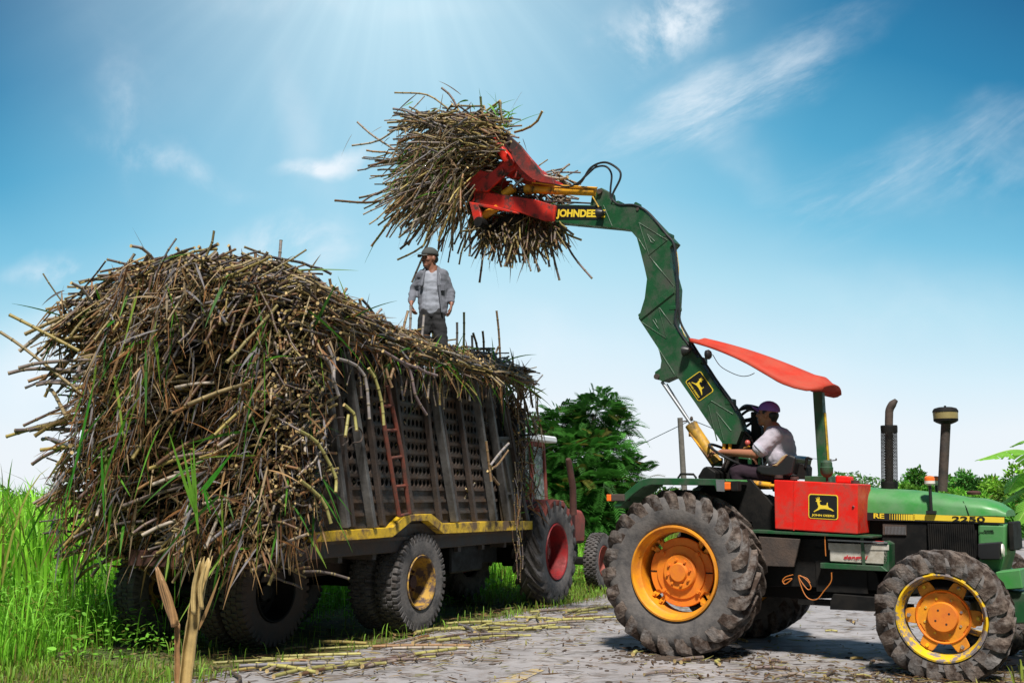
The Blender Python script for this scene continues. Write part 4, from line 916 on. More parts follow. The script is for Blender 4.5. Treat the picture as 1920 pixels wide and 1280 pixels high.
# two broken stalks standing close to the camera
FN = Frame((0, 3.3), 90)
def fnw(px, py): x, z = FN.T(px, py); return Vector((x, 3.3, z))
def split_stalk(lab, axis, w0, col, prongs):
    mb = MB(); t = thing('broken_stalk', lab, 'cane stalk', loc=fnw(*axis[0]))
    o0 = fnw(*axis[0]); P = [fnw(*a)-o0 for a in axis]; n = 12; vs = []; cs = []
    SP = spline(P, 8); m = len(SP)
    for i, p in enumerate(SP):
        d = (SP[min(i+1, m-1)]-SP[max(i-1, 0)]).normalized(); a = d.cross(Vector((0, 1, 0))).normalized(); b = d.cross(a)
        open_ = .62 if i > m*.35 else 1.0       # the upper part is torn open: a curved shell
        for k in range(n+1):
            th = -pi/2-(pi*open_)+2*pi*open_*k/n; rr = w0*(1-.06*i/m)+.0008*random.gauss(0, 1)
            q = p+(a*cos(th)+b*sin(th))*rr
            if i == m-1: q = q+d*w0*random.uniform(-1.2, 1.6)
            vs.append(tuple(q))
            f = i/m; base = np.array(col)*(1 if k % 3 else .85); base = base*(1-.0*f); 
            cs.append(base if i % 7 else base*.6)
    fs = [(i*(n+1)+k, i*(n+1)+k+1, (i+1)*(n+1)+k+1, (i+1)*(n+1)+k) for i in range(m-1) for k in range(n)]
    me = fast_mesh('husk', vs, fs, None, cs); o = link('husk', me, 'cane', t); s = o.modifiers.new('solid', 'SOLIDIFY'); s.thickness = .0022
    for ip, pr in enumerate(prongs):        # torn splinters of the rind: tapering half shells, slightly bowed
        A = fnw(*pr[0])-o0+Vector((0, -.012-.006*ip, 0)); B = fnw(*pr[1])-o0+Vector((0, -.02-.014*ip, 0)); d = (B-A).normalized(); a = d.cross(Vector((0, 1, 0))).normalized(); b = d.cross(a)
        vs = []; cs = []; m = 14; n = 8; ph = -pi/2+random.uniform(-.5, .5); bow = random.uniform(-.012, .012)
        for q in range(m+1):
            t_ = q/m; rr = pr[2]*.5*(1-t_**3.5)*(1 if t_ > .05 else .8)+.0006; c0 = A.lerp(B, t_)+a*bow*sin(pi*t_)
            for k in range(n+1):
                th = ph-1.25+2.5*k/n; vs.append(tuple(c0+a*rr*sin(th-ph)*1.0*(1+.1*random.random())+Vector((0, -1, 0))*rr*cos(th-ph)*.8)); cs.append(np.array(col)*(1.25 if k % 3 == 0 else .85)*(1-.3*t_*random.random()))
        fs = [(q*(n+1)+k, q*(n+1)+k+1, (q+1)*(n+1)+k+1, (q+1)*(n+1)+k) for q in range(m) for k in range(n)]
        o = link('husk_strip', fast_mesh('husk_strip', vs, fs, None, cs), 'cane', t); so = o.modifiers.new('solid', 'SOLIDIFY'); so.thickness = .0015
split_stalk('thick broken cane stalk standing near the camera, split open at the tip', [(326, 1900), (334, 1500), (348, 1275), (368, 1130), (384, 1056)], .0195, (.42, .30, .12), [((366, 1150), (379, 1050), .012), ((382, 1140), (393, 1056), .012)])
split_stalk('thin bent dry cane stalk standing near the camera, left of the thick one', [(333, 1900), (334, 1500), (333, 1300), (332, 1170)], .0085, (.34, .19, .08), [((333, 1172), (296, 1062), .019), ((333, 1168), (302, 1060), .022), ((331, 1172), (312, 1080), .014)])
mb = MB(); A = fnw(372, 1180); B = fnw(412, 1090)
o = link('dry_leaf_strip', blade_mesh('dry_leaf_strip', np.zeros((1, 3)), np.array([list(B-A)]), np.array([(B-A).length]), np.array([.009]), np.array([-.02]), np.array([[.32, .19, .08]]), 8, np.array([[0, 1., 0]])), 'leaf'); o.location = A
o['label'] = 'narrow dry leaf strip slanting up right of the thick broken stalk'; o['category'] = 'leaf'

# ================================================================== RED TRACTOR in front of the trailer
rt = thing('towing_tractor', 'old faded red tractor with a glazed cab hitched to the trailer', 'tractor', RT)
w = part_empty('rear_wheel', rt, (0, .2, .70)); build_tyre(w, ag_tyre(.70, .40, .375, 20, .045, 1.6), 'tyre', 'tread')
MB().lathe([(.38, -.17), (.37, -.19), (.355, -.18), (.34, -.12), (.33, .05), (.28, .09), (.20, .10), (.12, .06), (.10, -.02), (.0005, -.02)], 40).build('rim', 'rthub', w, smooth=True)
mb = MB(); bolts(mb, 8, .16, .06, .016, .04); mb.build_each('wheel_bolt', 'rtred', w); MB().lathe([(.0005, -.06), (.05, -.06), (.06, 0)], 16).box((-.02, -.05, -.1), (.02, .05, .1)).build('hub', 'rtred', w)
copy_part(w, rt, (0, 1.5, .70), pi)
w = part_empty('front_wheel', rt, (2.35, .30, .44)); build_tyre(w, truck_tyre(.44, .20, .24, 40), 'tyre', 'tread')
MB().lathe([(.245, -.08), (.235, -.095), (.22, -.06), (.16, .02), (.08, 0), (.0005, 0)], 32).build('rim', 'rtred', w, smooth=True)
copy_part(w, rt, (2.35, 1.4, .44), pi)
def rp(px, py, c): return RT.T(px, py, c)
MB().prism([(-.5, 1.0), (-.35, 1.28), (-.1, 1.4), (.25, 1.38), (.45, 1.25), (.62, 1.0), (.52, 1.0), (.38, 1.17), (.22, 1.3), (-.1, 1.32), (-.3, 1.2), (-.42, 1.0)], .02, .44).build('fender', 'rtred', rt, bevel=.01)
MB().prism([(-.42, .9), (-.42, 1.62), (-.30, 1.62), (-.28, 1.40), (.62, 1.34), (.62, .9)], .46, .50).build('cab_panel', 'rtred', rt, bevel=.006)
mb = MB()
for a, b in (((-.40, .46, 1.5), (-.33, .46, 2.16)), ((.10, .44, 1.38), (.06, .44, 2.2)), ((.66, .46, 1.25), (.54, .46, 2.16)), ((.66, 1.3, 1.25), (.54, 1.3, 2.16)), ((-.40, 1.3, 1.5), (-.33, 1.3, 2.16)), ((-.34, .46, 2.17), (.56, .46, 2.17)), ((.54, .46, 2.17), (.54, 1.3, 2.17)), ((-.34, .46, 2.17), (-.34, 1.3, 2.17)), ((.62, .46, 1.3), (.05, .46, 1.36))):
    mb.beam(a, b, .055, .055)
mb.build('cab_frame', 'rtred', rt, bevel=.008)
MB().prism([(.09, 1.42), (.60, 1.37), (.50, 2.12), (.09, 2.14)], .455, .465).build('window', 'glass', rt)
MB().prism([(-.32, 1.65), (.03, 1.6), (.03, 2.13), (-.30, 2.13)], .455, .465).build('window', 'glass', rt)
MB().prism([(-.55, 2.20), (.72, 2.20), (.68, 2.29), (-.5, 2.29)], .3, 1.45).build('cab_roof', 'white', rt, bevel=.02)
MB().box((-.30, .5, 1.40), (.05, .9, 1.55)).build('seat', 'red', rt, bevel=.04)
MB().prism([(.6, .7), (2.6, .7), (2.65, 1.1), (2.5, 1.22), (.6, 1.34)], .62, 1.18).build('hood', 'rtred', rt, bevel=.05, seg=3)
MB().box((-.3, .55, .55), (.6, 1.25, 1.0)).box((.5, .7, .45), (2.5, 1.1, .7)).box((2.29, .3, .38), (2.41, 1.4, .5)).build('chassis', 'black', rt, bevel=.02)
MB().box((.75, .45, .62), (1.35, .5, .68)).box((.78, .34, .60), (.84, .62, .66)).build('step', 'rtred', rt)
mb = MB(); e0_ = rp(1075, 965, .55); e1_ = rp(1066, 860, .55)
mb.tube([(e0_[0], .55, e0_[1]), (e0_[0]-.01, .55, (e0_[1]+e1_[1])/2), (e1_[0], .55, e1_[1]-.03), (e1_[0]-.02, .55, e1_[1])], [.055, .052, .048, .035], 12); mb.build('exhaust_pipe', 'rust', rt, smooth=True)
# ================================================================== GREEN TRACTOR WITH GRAPPLE BOOM
gt = thing('grapple_tractor', 'green tractor with orange wheels, red side tank, red canopy and tall grapple boom', 'tractor', TR)
def T(px, py, c): return TR.T(px, py, c)
def P3(px, py, c): return TR.P(px, py, c)
CY = 1.02                                        # centre plane of the tractor
# rear wheels
w = part_empty('rear_wheel', gt, (0, .225, .745)); build_tyre(w, ag_tyre(.755, .45, .425, 23, .048, 1.35, .028, .006, -1), 'tyre', 'mud')
MB().lathe([(.432, -.19), (.428, -.215), (.412, -.218), (.400, -.20), (.392, -.14), (.372, -.12), (.365, .06), (.372, .10), (.39, .12), (.40, .19), (.43, .2)], 72).build('rim', 'orange', w, smooth=True)
mb = MB(); disc = []
for k in range(96):
    a = 2*pi*k/96; q = (a % (pi/2)); r = .315 if not (abs(q-pi/4) < .17) else .285
    disc.append((r*cos(a), r*sin(a)))
mb.prism(disc, -.03, .0)
mb.build('wheel_disc', 'orange2', w, bevel=.006)
mb = MB(); mb.lathe([(.245, -.03), (.24, -.045), (.165, -.05), (.16, -.075), (.15, -.085), (.09, -.085), (.083, -.10), (.078, -.112), (.0005, -.112)], 48); hb = mb.build('hub', 'orange2', w, smooth=True)
mb = MB(); bolts(mb, 8, .115, -.087, .013, .018, .2); bolts(mb, 4, .24, -.045, .018, .02, pi/4); mb.build_each('wheel_bolt', 'orange2', w)
mb = MB()
for k in range(8):
    a = pi/4*(k//2*2+1)/1+(-.13 if k % 2 else .13); c, s_ = cos(a), sin(a)
    mb.beam((c*.27, .01, s_*.27), (c*.372, -.01, s_*.372), .045, .03, (0, 1, 0)); mb.tube([(c*.345, -.06, s_*.345), (c*.345, .02, s_*.345)], .016, 8)
mb.build_each('rim_lug', 'orange', w)
MB().box((.06, -.0335, -.006), (.315, -.0305, .006)).box((-.315, -.0335, -.006), (-.06, -.0335+.003, .006)).build('split_line', 'black', w)
MB().lathe([(.33, .12), (.0005, .14)], 32).build('brake_drum', 'black', w)
copy_part(w, gt, (0, 2*CY-.225, .745), pi)
# front wheels
FX = T(1768, 1165, .12)[0]
w = part_empty('front_wheel', gt, (FX, .16, .485), rad(3)); build_tyre(w, ag_tyre(.525, .31, .34, 19, .042, 1.3, .028, .008, -1), 'tyre', 'mud')
MB().lathe([(.350, -.125), (.346, -.145), (.332, -.148), (.320, -.13), (.312, -.08), (.300, -.06), (.295, .05), (.305, .08), (.33, .13)], 64).build('rim', 'yrim', w, smooth=True)
mb = MB(); star = []
for k in range(144):
    a = 2*pi*k/144+.2; q = cos(6*a); r = .238+.052*min(1, max(-1, q*2.2)); star.append((r*cos(a), r*sin(a)))
mb.prism(star, -.03, -.012); mb.build('wheel_disc', 'orange', w, bevel=.004)
MB().lathe([(.215, -.031), (.205, -.045), (.19, -.02), (.17, -.018), (.12, -.018), (.115, -.07), (.11, -.078), (.0005, -.078)], 48).build('hub', 'orange2', w, smooth=True)
mb = MB(); bolts(mb, 8, .145, -.02, .011, .018, .3); bolts(mb, 6, .262, -.03, .014, .02, .2-.2); mb.build_each('wheel_bolt', 'yrim', w)
mb = MB(); bolts(mb, 4, .06, -.077, .009, .003, .5); mb.build_each('cap_hole', 'rust', w)
copy_part(w, gt, (FX, 2*CY-.16, .485), pi+rad(3))
# fenders over the rear wheels
Z1 = lambda zx, zy: (1080+zx*.328, 860+zy*.328)
for ya, yb, near in ((.02, .56, True), (2*CY-.56, 2*CY-.02, False)):
    c = .02
    outer = [(210, 272), (268, 205), (330, 150), (370, 120), (420, 108), (640, 110), (850, 116)]; inner = [(850, 185), (800, 183), (792, 152), (640, 150), (430, 148), (385, 160), (330, 200), (290, 235), (255, 272)]
    MB().prism([T(*Z1(*q), c) for q in outer+inner], ya, ya+.03).build('fender_lip', 'green', gt, bevel=.006)
    top_ = outer; low = [(zx+6, zy+12) for zx, zy in outer[::-1]]
    MB().prism([T(*Z1(*q), c) for q in top_+low], ya+.029, yb).build('fender', 'hood' if near else 'green', gt, bevel=.004)
    if near:
        MB().prism([T(*Z1(*q), c) for q in [(800, 118), (850, 118), (850, 186), (806, 184)]], ya-.006, ya).build('fender_end', 'steel', gt)
        a = P3(*Z1(205, 222), c); MB().box((a.x, .0, a.z-.03), (a.x+.14, .14, a.z+.035)).build('lamp_box', 'dark', gt, bevel=.006)
        MB().box((a.x-.05, .0, a.z-.032), (a.x-.002, .14, a.z+.032)).build('turn_signal', 'amber', gt, bevel=.006)
        a = P3(*Z1(862, 155), c); MB().box((a.x-.03, .02, a.z-.035), (a.x+.03, .09, a.z+.035)).build('turn_signal', 'amber', gt, bevel=.01)
        MB().box((a.x+.032, .03, a.z-.045), (a.x+.10, .12, a.z+.045)).build('lamp_box', 'black', gt, bevel=.006)
        MB().tube([P3(*Z1(583, 110), .2), P3(*Z1(598, 86), .2), P3(*Z1(672, 88), .2), P3(*Z1(688, 110), .2)], .011, 8).build('grab_handle', 'black', gt, smooth=True)
MB().prism([(-.2, 1.2), (.55, 1.2), (.62, .75), (.9, .75), (.9, 1.2), (.55, 1.6), (.1, 1.58)], .58, .62).build('inner_fender', 'black', gt, bevel=.005)
# hood
def hood():
    mb = MB(); secs = []
    xs = [1.0, 1.5, 1.75, 2.0, 2.25, 2.45, 2.60, 2.68, 2.73]
    top = [T(px, py, CY)[1] for px, py in ((1560, 905), (1620, 911), (1660, 915), (1715, 918), (1765, 924), (1800, 930), (1835, 934), (1850, 942), (1862, 955))]
    hw = [.29, .29, .29, .29, .285, .28, .27, .255, .24]
    zb = [T(px, py, CY-.29)[1] for px, py in ((1550, 957), (1600, 959), (1640, 961), (1700, 963), (1760, 965), (1800, 966), (1850, 967), (1870, 967), (1884, 968))]
    n = 14; vs = []
    xs = [T(px, 960, CY-.29)[0] for px in (1560, 1600, 1640, 1700, 1760, 1800, 1840, 1866, 1884)]
    for x, zt, h, b in zip(xs, top, hw, zb):
        for k in range(n+1):
            a = pi*k/n; y = -cos(a); s_ = sin(a)
            vs.append((x, CY+h*(abs(y)**.75)*(1 if y > 0 else -1), b+(zt-b)*s_**.62))
    fs = [(i*(n+1)+k, i*(n+1)+k+1, (i+1)*(n+1)+k+1, (i+1)*(n+1)+k) for i in range(len(xs)-1) for k in range(n)]
    e = (len(xs)-1)*(n+1); fs += [tuple(range(e, e+n+1)), tuple(range(n, -1, -1))]; mb.add(vs, fs)
    return mb.build('hood', 'hood', gt, smooth=True)
hd = hood()
NY = CY-.295
mb = MB(); mb.tube([P3(1817, 966, CY-.283), P3(1812, 952, CY-.275), P3(1806, 940, CY-.235), P3(1803, 933.5, CY-.15), P3(1802, 931.5, CY)], .0035, 5); mb.build('hood_seam', 'black', hd)
def pl(pts, c, d, name, mat, parent=gt, bev=0.): return MB().prism([T(*q, c) for q in pts], c-d, c).build(name, mat, parent, bevel=bev)
Z2 = lambda zx, zy: (1400+zx*.328, 860+zy*.328)
pl([(1560, 957), (1638, 960), (1884, 968), (1884, 981), (1700, 975), (1560, 972)], NY+.28, .285, 'stripe_panel', 'blackp', gt)
pl([(1712, 963.2), (1883, 969.4), (1883, 979.6), (1712, 974)], NY-.0055, .003, 'yellow_stripe', 'logoY')
for i, zx in enumerate(range(818, 950, 13)):
    x = Z2(zx, 0)[0]; wd = .9+i*.34; y0 = 962+(x-1640)*.03; pl([(x, y0), (x+wd, y0), (x+wd, y0+11), (x, y0+11)], NY-.0055, .003, 'stripe_bar', 'logoY')
def text(body, org, ex, ez, w, h, name, mat, parent, bold=.02, shear=0., y=-.002):
    """flat lettering set in local coordinates: ex, ez unit vectors in the x-z plane"""
    cu = bpy.data.curves.new(name, 'FONT'); cu.body = body; cu.offset = bold; cu.extrude = .01; cu.shear = shear
    o = bpy.data.objects.new(name, cu); COL.objects.link(o); dg = bpy.context.evaluated_depsgraph_get()
    me = bpy.data.meshes.new_from_object(o.evaluated_get(dg)); bpy.data.objects.remove(o)
    co = np.array([v.co[:] for v in me.vertices]); mn, mx = co.min(0), co.max(0)
    for v in me.vertices:
        a = (v.co.x-mn[0])/(mx[0]-mn[0])*w; b = (v.co.y-mn[1])/(mx[1]-mn[1])*h; t = (v.co.z-mn[2])/(mx[2]-mn[2])
        p = Vector(org)+ex*a+ez*b; v.co = (p.x, p.y+y*(t), p.z)
    me.name = name; me.materials.clear(); return link(name, me, mat, parent)
def text_px(body, tl_, br_, c, name, mat, parent, bold=.02, shear=0., slope=None):
    bl = P3(tl_[0], br_[1], c); w_ = P3(br_[0], br_[1], c)-bl; h_ = P3(tl_[0], tl_[1], c)-bl
    if slope: w_ = P3(br_[0], br_[1]+slope, c)-bl
    return text(body, bl, w_.normalized(), h_.normalized(), w_.length, h_.length, name, mat, parent, bold, shear)
text_px('RE', (1638, 961.5), (1658, 971), NY-.008, 'lettering', 'logoY', gt, .03, 0, .7)
text_px('2250', (1785, 967), (1847, 977), NY-.0115, 'lettering', 'logoK', gt, .02, 0, 1.2)
# side grilles, front cowl
pl([(1655, 978), (1738, 980), (1738, 1075), (1655, 1070)], NY+.03, .02, 'side_grille', 'black', gt, .004)
mb = MB()
for i in range(22):
    x = T(1742+i*4.0, 1000, NY)[0]; z0 = T(1742, 1068, NY)[1]; z1 = T(1742, 981, NY)[1]; mb.box((x-.006, NY-.012, z0), (x+.006, NY+.02, z1))
mb.build('side_grille', 'black', gt)
pl([(1738, 980), (1832, 983), (1832, 1075), (1738, 1075)], NY+.04, .015, 'grille_backing', 'black', gt)
pl([(1656, 982), (1700, 984), (1700, 1003), (1656, 1002)], NY+.01, .012, 'grille_plate', 'dark', gt)
mb = MB()
for i in range(15): x = T(1660+i*2.6, 990, NY)[0]; mb.box((x, NY-.008, T(1660, 1001, NY)[1]), (x+.006, NY-.003, T(1660, 986, NY)[1]))
mb.build('grille_slats', 'steel', gt)
mb = MB(); fa = [T(*q, NY) for q in [(1833, 981), (1886, 983), (1884, 1040), (1874, 1075), (1835, 1068)]]; mb.prism(fa, NY, NY+.58); mb.build('front_cowl', 'hood', gt, bevel=.02, seg=2)
x0, z0 = T(1893, 1010, NY)
MB().box((x0-.02, NY+.06, z0-.10), (x0+.02, NY+.52, z0+.14)).build('front_grille', 'black', gt, bevel=.01)
text_px('POWER', (1845, 993), (1863, 995.5), NY-.003, 'lettering', 'logoK', gt, .03); text_px('SYNCHRONIZED', (1836, 996.5), (1864, 999), NY-.003, 'lettering', 'logoK', gt, .02)
h = [T(*q, NY-.06) for q in [(1836, 1018), (1878, 1015), (1878, 1048), (1842, 1048), (1836, 1042)]]
MB().prism(h, NY-.14, NY-.001).build('headlight', 'blackp', gt, bevel=.008); 
a = P3(1881, 1031, NY-.06); MB().lathe([(.055, .0), (.05, .012), (.0005, .02)], 20, (a.x-.005, NY-.07, a.z), 'x').build('headlight_lens', 'wlens', gt, smooth=True)
a = P3(1888, 1030, NY+.5); MB().box((a.x-.06, NY+.50, a.z-.05), (a.x+.03, NY+.7, a.z+.06)).build('headlight', 'blackp', gt, bevel=.01)
# front weight bracket and bumper
c = .45
MB().prism([T(*q, c) for q in [(1866, 1072), (1912, 1067), (1918, 1103), (1870, 1106)]], c, c+.30).build('front_box', 'hood', gt, bevel=.008)
MB().prism([T(*q, c) for q in [(1862, 1080), (1880, 1108), (1925, 1112), (1990, 1115), (1990, 1168), (1900, 1170), (1850, 1120), (1850, 1070)]], c+.05, c+1.05).build('front_bracket', 'green', gt, bevel=.01)
# engine, gearbox, axles
MB().prism([(-.28, .5), (-.28, 1.15), (1.0, 1.2), (1.0, 1.28), (2.55, 1.22), (2.6, .62), (1.6, .55), (.9, .5)], CY-.22, CY+.22).build('engine_block', 'black', gt, bevel=.01)
MB().box((-.25, CY-.5, .55), (.25, CY+.5, .95)).box((FX-.09, .35, .40), (FX+.09, 2*CY-.35, .56)).box((.15, .58, .92), (.75, .64, 1.12)).build_each('axle_housing', 'black', gt, bevel=.02)
MB().tube([(1.0, .75, .58), (1.9, .7, .66)], .05, 8).box((1.15, .55, .6), (1.6, .78, .98)).box((.95, .62, .47), (1.95, .7, .52)).box((1.9, .45, .62), (2.0, .75, .9)).build('underbody', 'black', gt)
mb = MB(); c = .5; mb.prism([T(*q, c) for q in [(1562, 1113), (1650, 1120), (1652, 1146), (1556, 1142), (1556, 1128)]], c, c+.08); mb.prism([T(*q, c) for q in [(1400, 1010), (1560, 1010), (1640, 1075), (1650, 1108), (1500, 1100), (1400, 1100)]], c+.06, c+.12); mb.build('frame_rail', 'black', gt, bevel=.004)
pl([(1424, 1005), (1502, 1010), (1490, 1062), (1432, 1060)], .46, .03, 'side_plate', 'dark', gt, .004)
MB().prism([T(*q, .5) for q in [(1415, 992), (1640, 1004), (1640, 1008), (1415, 998)]], .42, .95).build('platform', 'green', gt, bevel=.003)
# battery
c = .5
bt = MB().prism([T(*q, c) for q in [(1555, 1018), (1665, 1019), (1665, 1058), (1556, 1052)]], c, c+.2).build('battery', 'batt', gt, bevel=.006)
pl([(1553, 1017), (1667, 1021), (1667, 1031), (1554, 1030)], c-.0, .006, 'battery_lid', 'batt', gt, .002)
pl([(1553, 1010), (1665, 1015), (1665, 1018), (1553, 1013)], c, .02, 'battery_clamp', 'steel', gt); MB().prism([T(*q, c) for q in [(1573, 1011), (1655, 1015), (1655, 1017.5), (1573, 1014)]], c+.02, c+.10).build('battery_cover', 'red', gt)
pl([(1553, 1052), (1666, 1058), (1678, 1068), (1553, 1062)], c+.2, .24, 'battery_tray', 'green', gt, .004); pl([(1668, 1012), (1678, 1018), (1678, 1068), (1667, 1066)], c+.2, .2, 'battery_bracket', 'green', gt, .004)
pl([(1613, 1004), (1619, 1004), (1623, 1060), (1617, 1060)], c-.008, .005, 'battery_strap', 'green', gt)
text_px('dongnai', (1582, 1040), (1627, 1050), c-.004, 'lettering', 'battred', gt, .03, .25, .8)
# orange cord
c = .44; mb = MB(); Z8 = lambda zx, zy: (1440+zx*.2187, 880+zy*.2187)
for pts in ([(488, 555), (490, 650), (495, 740)], [(545, 880), (540, 960), (480, 1040), (420, 1110), (350, 1105), (300, 1040), (262, 910), (330, 945), (368, 1005), (345, 1028), (300, 980), (265, 915), (330, 930), (360, 970)], [(215, 900), (150, 920), (125, 955), (150, 980), (205, 935), (150, 945), (130, 968)]):
    mb.tube(spline([P3(*Z8(*q), c) for q in pts], 8), .005, 6)
oc = pmat('orange_cord', (.45, .14, .02), .6); mb.build_each('cord', oc, gt, smooth=True)
# red tank
c = .42; tk = MB().prism([T(*q, c) for q in [(1451, 899), (1608, 907), (1608, 1001), (1453, 991)]], c, c+.42).build('side_tank', 'red', gt, bevel=.008, seg=2)
pl([(1488, 901), (1491, 901), (1490, 994), (1487, 994)], c-.001, .005, 'tank_seam', 'red', tk, .001)
MB().lathe([(.008, -.01), (.012, 0)], 8, P3(1600, 950, c)).build('tank_bolt', 'steel', tk)
MB().prism([T(*q, c+.2) for q in [(1569, 891), (1597, 893), (1597, 906), (1569, 905)]], c+.15, c+.27).build('tank_cap_box', 'red', tk, bevel=.012)
mb = MB()
for px, py in ((1460, 894), (1490, 897), (1604, 904)): a = P3(px, py, c+.1); mb.lathe([(.0005, .03), (.035, .028), (.04, 0)], 14, (a.x, a.y, a.z-.01), 'z')
mb.build_each('tank_fitting', 'rust', tk, smooth=True)
a = P3(1551, 902, c+.15); MB().tube([(a.x, a.y, a.z-.02), (a.x, a.y, a.z+.06)], .012, 8).build('filter_stem', 'rust', gt); 
MB().lathe([(.0005, .16), (.03, .16), (.05, .14), (.052, .10), (.058, .095), (.055, .04), (.03, .01), (.0005, 0)], 20, (a.x, a.y, a.z+.03), 'z').build('filter_bowl', 'green', gt, smooth=True)
# emblem: black plate, yellow edge, leaping deer, lettering
DEER = [(.228,.295),(.252,.262),(.262,.245),(.25,.20),(.232,.155),(.268,.19),(.30,.215),(.290,.12),(.318,.165),(.335,.21),(.342,.10),(.368,.16),(.372,.235),(.352,.268),(.40,.262),(.44,.272),(.385,.305),(.37,.33),(.375,.39),(.40,.44),(.48,.455),(.56,.45),(.615,.435),(.622,.35),(.645,.325),(.66,.37),(.652,.43),(.668,.48),(.685,.53),(.76,.565),(.83,.62),(.872,.672),(.84,.675),(.75,.63),(.66,.615),(.56,.60),(.47,.605),(.39,.615),(.33,.655),(.25,.70),(.175,.752),(.158,.725),(.225,.665),(.29,.61),(.315,.56),(.325,.50),(.30,.43),(.288,.36),(.285,.315),(.25,.318)]
def rrect(w, h, r, n=5):
    pts = []
    for cx, cy, a0 in ((w-r, h-r, 0), (r, h-r, pi/2), (r, r, pi), (w-r, r, 3*pi/2)):
        pts += [(cx+r*cos(a0+pi/2*k/n), cy+r*sin(a0+pi/2*k/n)) for k in range(n+1)]
    return pts
def emblem(tlp, trp, blp, c, parent):
    o = P3(*blp, c); ex = P3(*trp, c)-P3(*tlp, c); ez = P3(*tlp, c)-o; w, h = ex.length, ez.length; ex.normalize(); ez.normalize()
    def mp(pts): return [((o+ex*a+ez*b).x, (o+ex*a+ez*b).z) for a, b in pts]
    q = MB().prism(mp(rrect(w, h, w*.09)), c-.003, c-.0005).build('emblem_plate', 'logoY', parent)
    i = w*.03; MB().prism(mp([(a+i, b+i) for a, b in rrect(w-2*i, h-2*i, w*.07)]), c-.005, c-.0031).build('emblem_field', 'logoK', q if parent is gt else parent)
    MB().prism(mp([(a*w*.96+.03*w, (1-b*.98)*h) for a, b in DEER]), c-.007, c-.0051).build('emblem_deer', 'logoY', q if parent is gt else parent)
    text('JOHN DEERE', o+ex*w*.12+ez*h*.08, ex, ez, w*.76, h*.11, 'lettering', 'logoY', q if parent is gt else parent, .03, 0, -.0065)
emblem((1516, 925), (1571.5, 927.5), (1516, 971), c-.001, tk)
# amber beacons on the hood, exhaust, intake
for px, near in ((1743, 1), (1755, 0)):
    cc = NY-.02 if near else 2*CY-NY+.02; a = P3(px, 902, cc); ztop = a.z
    q = MB().tube([(a.x, cc, T(px, 960, cc)[1]), (a.x, cc, ztop-.02)], .014, 8).box((a.x-.04, cc-.02, T(px, 960, cc)[1]-.012), (a.x+.04, cc+.02, T(px, 957, cc)[1])).build('lamp_post', 'blackp', gt)
    MB().lathe([(.02, -.035), (.045, -.02), (.045, .005)], 18, (a.x, cc, ztop), 'z').build('lamp_base', 'wlens', q, smooth=True); MB().lathe([(.044, .0055), (.043, .03), (.03, .045), (.0005, .05)], 18, (a.x, cc, ztop), 'z').build('amber_lens', 'amber', q, smooth=True)
E4 = lambda zx, zy: (1600+zx*.1719, 740+zy*.1719)
a0, a1 = P3(*E4(395, 1010), CY), P3(*E4(388, 340), CY)
mb = MB(); pth = [P3(*E4(*q), CY) for q in [(392, 1030), (390, 700), (388, 340), (390, 230), (395, 165), (425, 105), (470, 55)]]
mb.tube(spline(pth, 5), [.036]*26+[.034, .030, .026, .022, .018][:5] if len(spline(pth, 5)) == 31 else .034, 14); mb.build('exhaust_pipe', 'dark', gt, smooth=True)
mb = MB(); R_ = .071; zb0, zt0 = a0.z+.0, a1.z; nr = 46; ncol = 26
for j in range(nr):
    z = zb0+(zt0-zb0)*(j+.5)/nr; x = a0.x+(a1.x-a0.x)*(j+.5)/nr; hgt = (zt0-zb0)/nr
    mb.lathe([(R_, -hgt*.18), (R_+.002, 0), (R_, hgt*.18)], 24, (x, CY, z), 'z')
    for k in range(ncol):
        th = 2*pi*(k+(.5 if j % 2 else 0))/ncol; mb.beam((x+R_*cos(th), CY+R_*sin(th), z), (x+R_*cos(th), CY+R_*sin(th), z+hgt), .006, .002, (cos(th), sin(th), 0))
for z, x in ((zb0+.04, a0.x), (zt0-.01, a1.x)): mb.lathe([(R_+.002, -.05), (R_+.004, .0), (R_+.002, .015)], 28, (x, CY, z), 'z')
mb.build('exhaust_guard', 'black', gt)
b0, b1 = P3(*E4(972, 1050), CY), P3(*E4(1010, 300), CY)
MB().tube([b0, b1], .041, 18).build('intake_pipe', 'dark', gt, smooth=True)
q = MB().lathe([(.05, -.015), (.085, .0), (.103, .012), (.105, .03)], 28, tuple(b1), 'z').build('precleaner', 'black', gt, smooth=True)
MB().lathe([(.104, .031), (.107, .09)], 28, tuple(b1), 'z').build('dust_bowl', pmat('bowl', (.30, .24, .10), .4, var=.2), q, smooth=True)
MB().lathe([(.110, .091), (.108, .105), (.095, .125), (.06, .135), (.01, .137), (.01, .15), (.0005, .15)], 28, tuple(b1), 'z').build('precleaner_cap', 'black', q, smooth=True)
a = P3(*E4(1315, 1075), CY-.05); MB().lathe([(.055, -.01), (.06, .01), (.045, .022), (.0005, .025)], 20, tuple(a), 'z').build('radiator_cap', 'rust', gt, smooth=True)
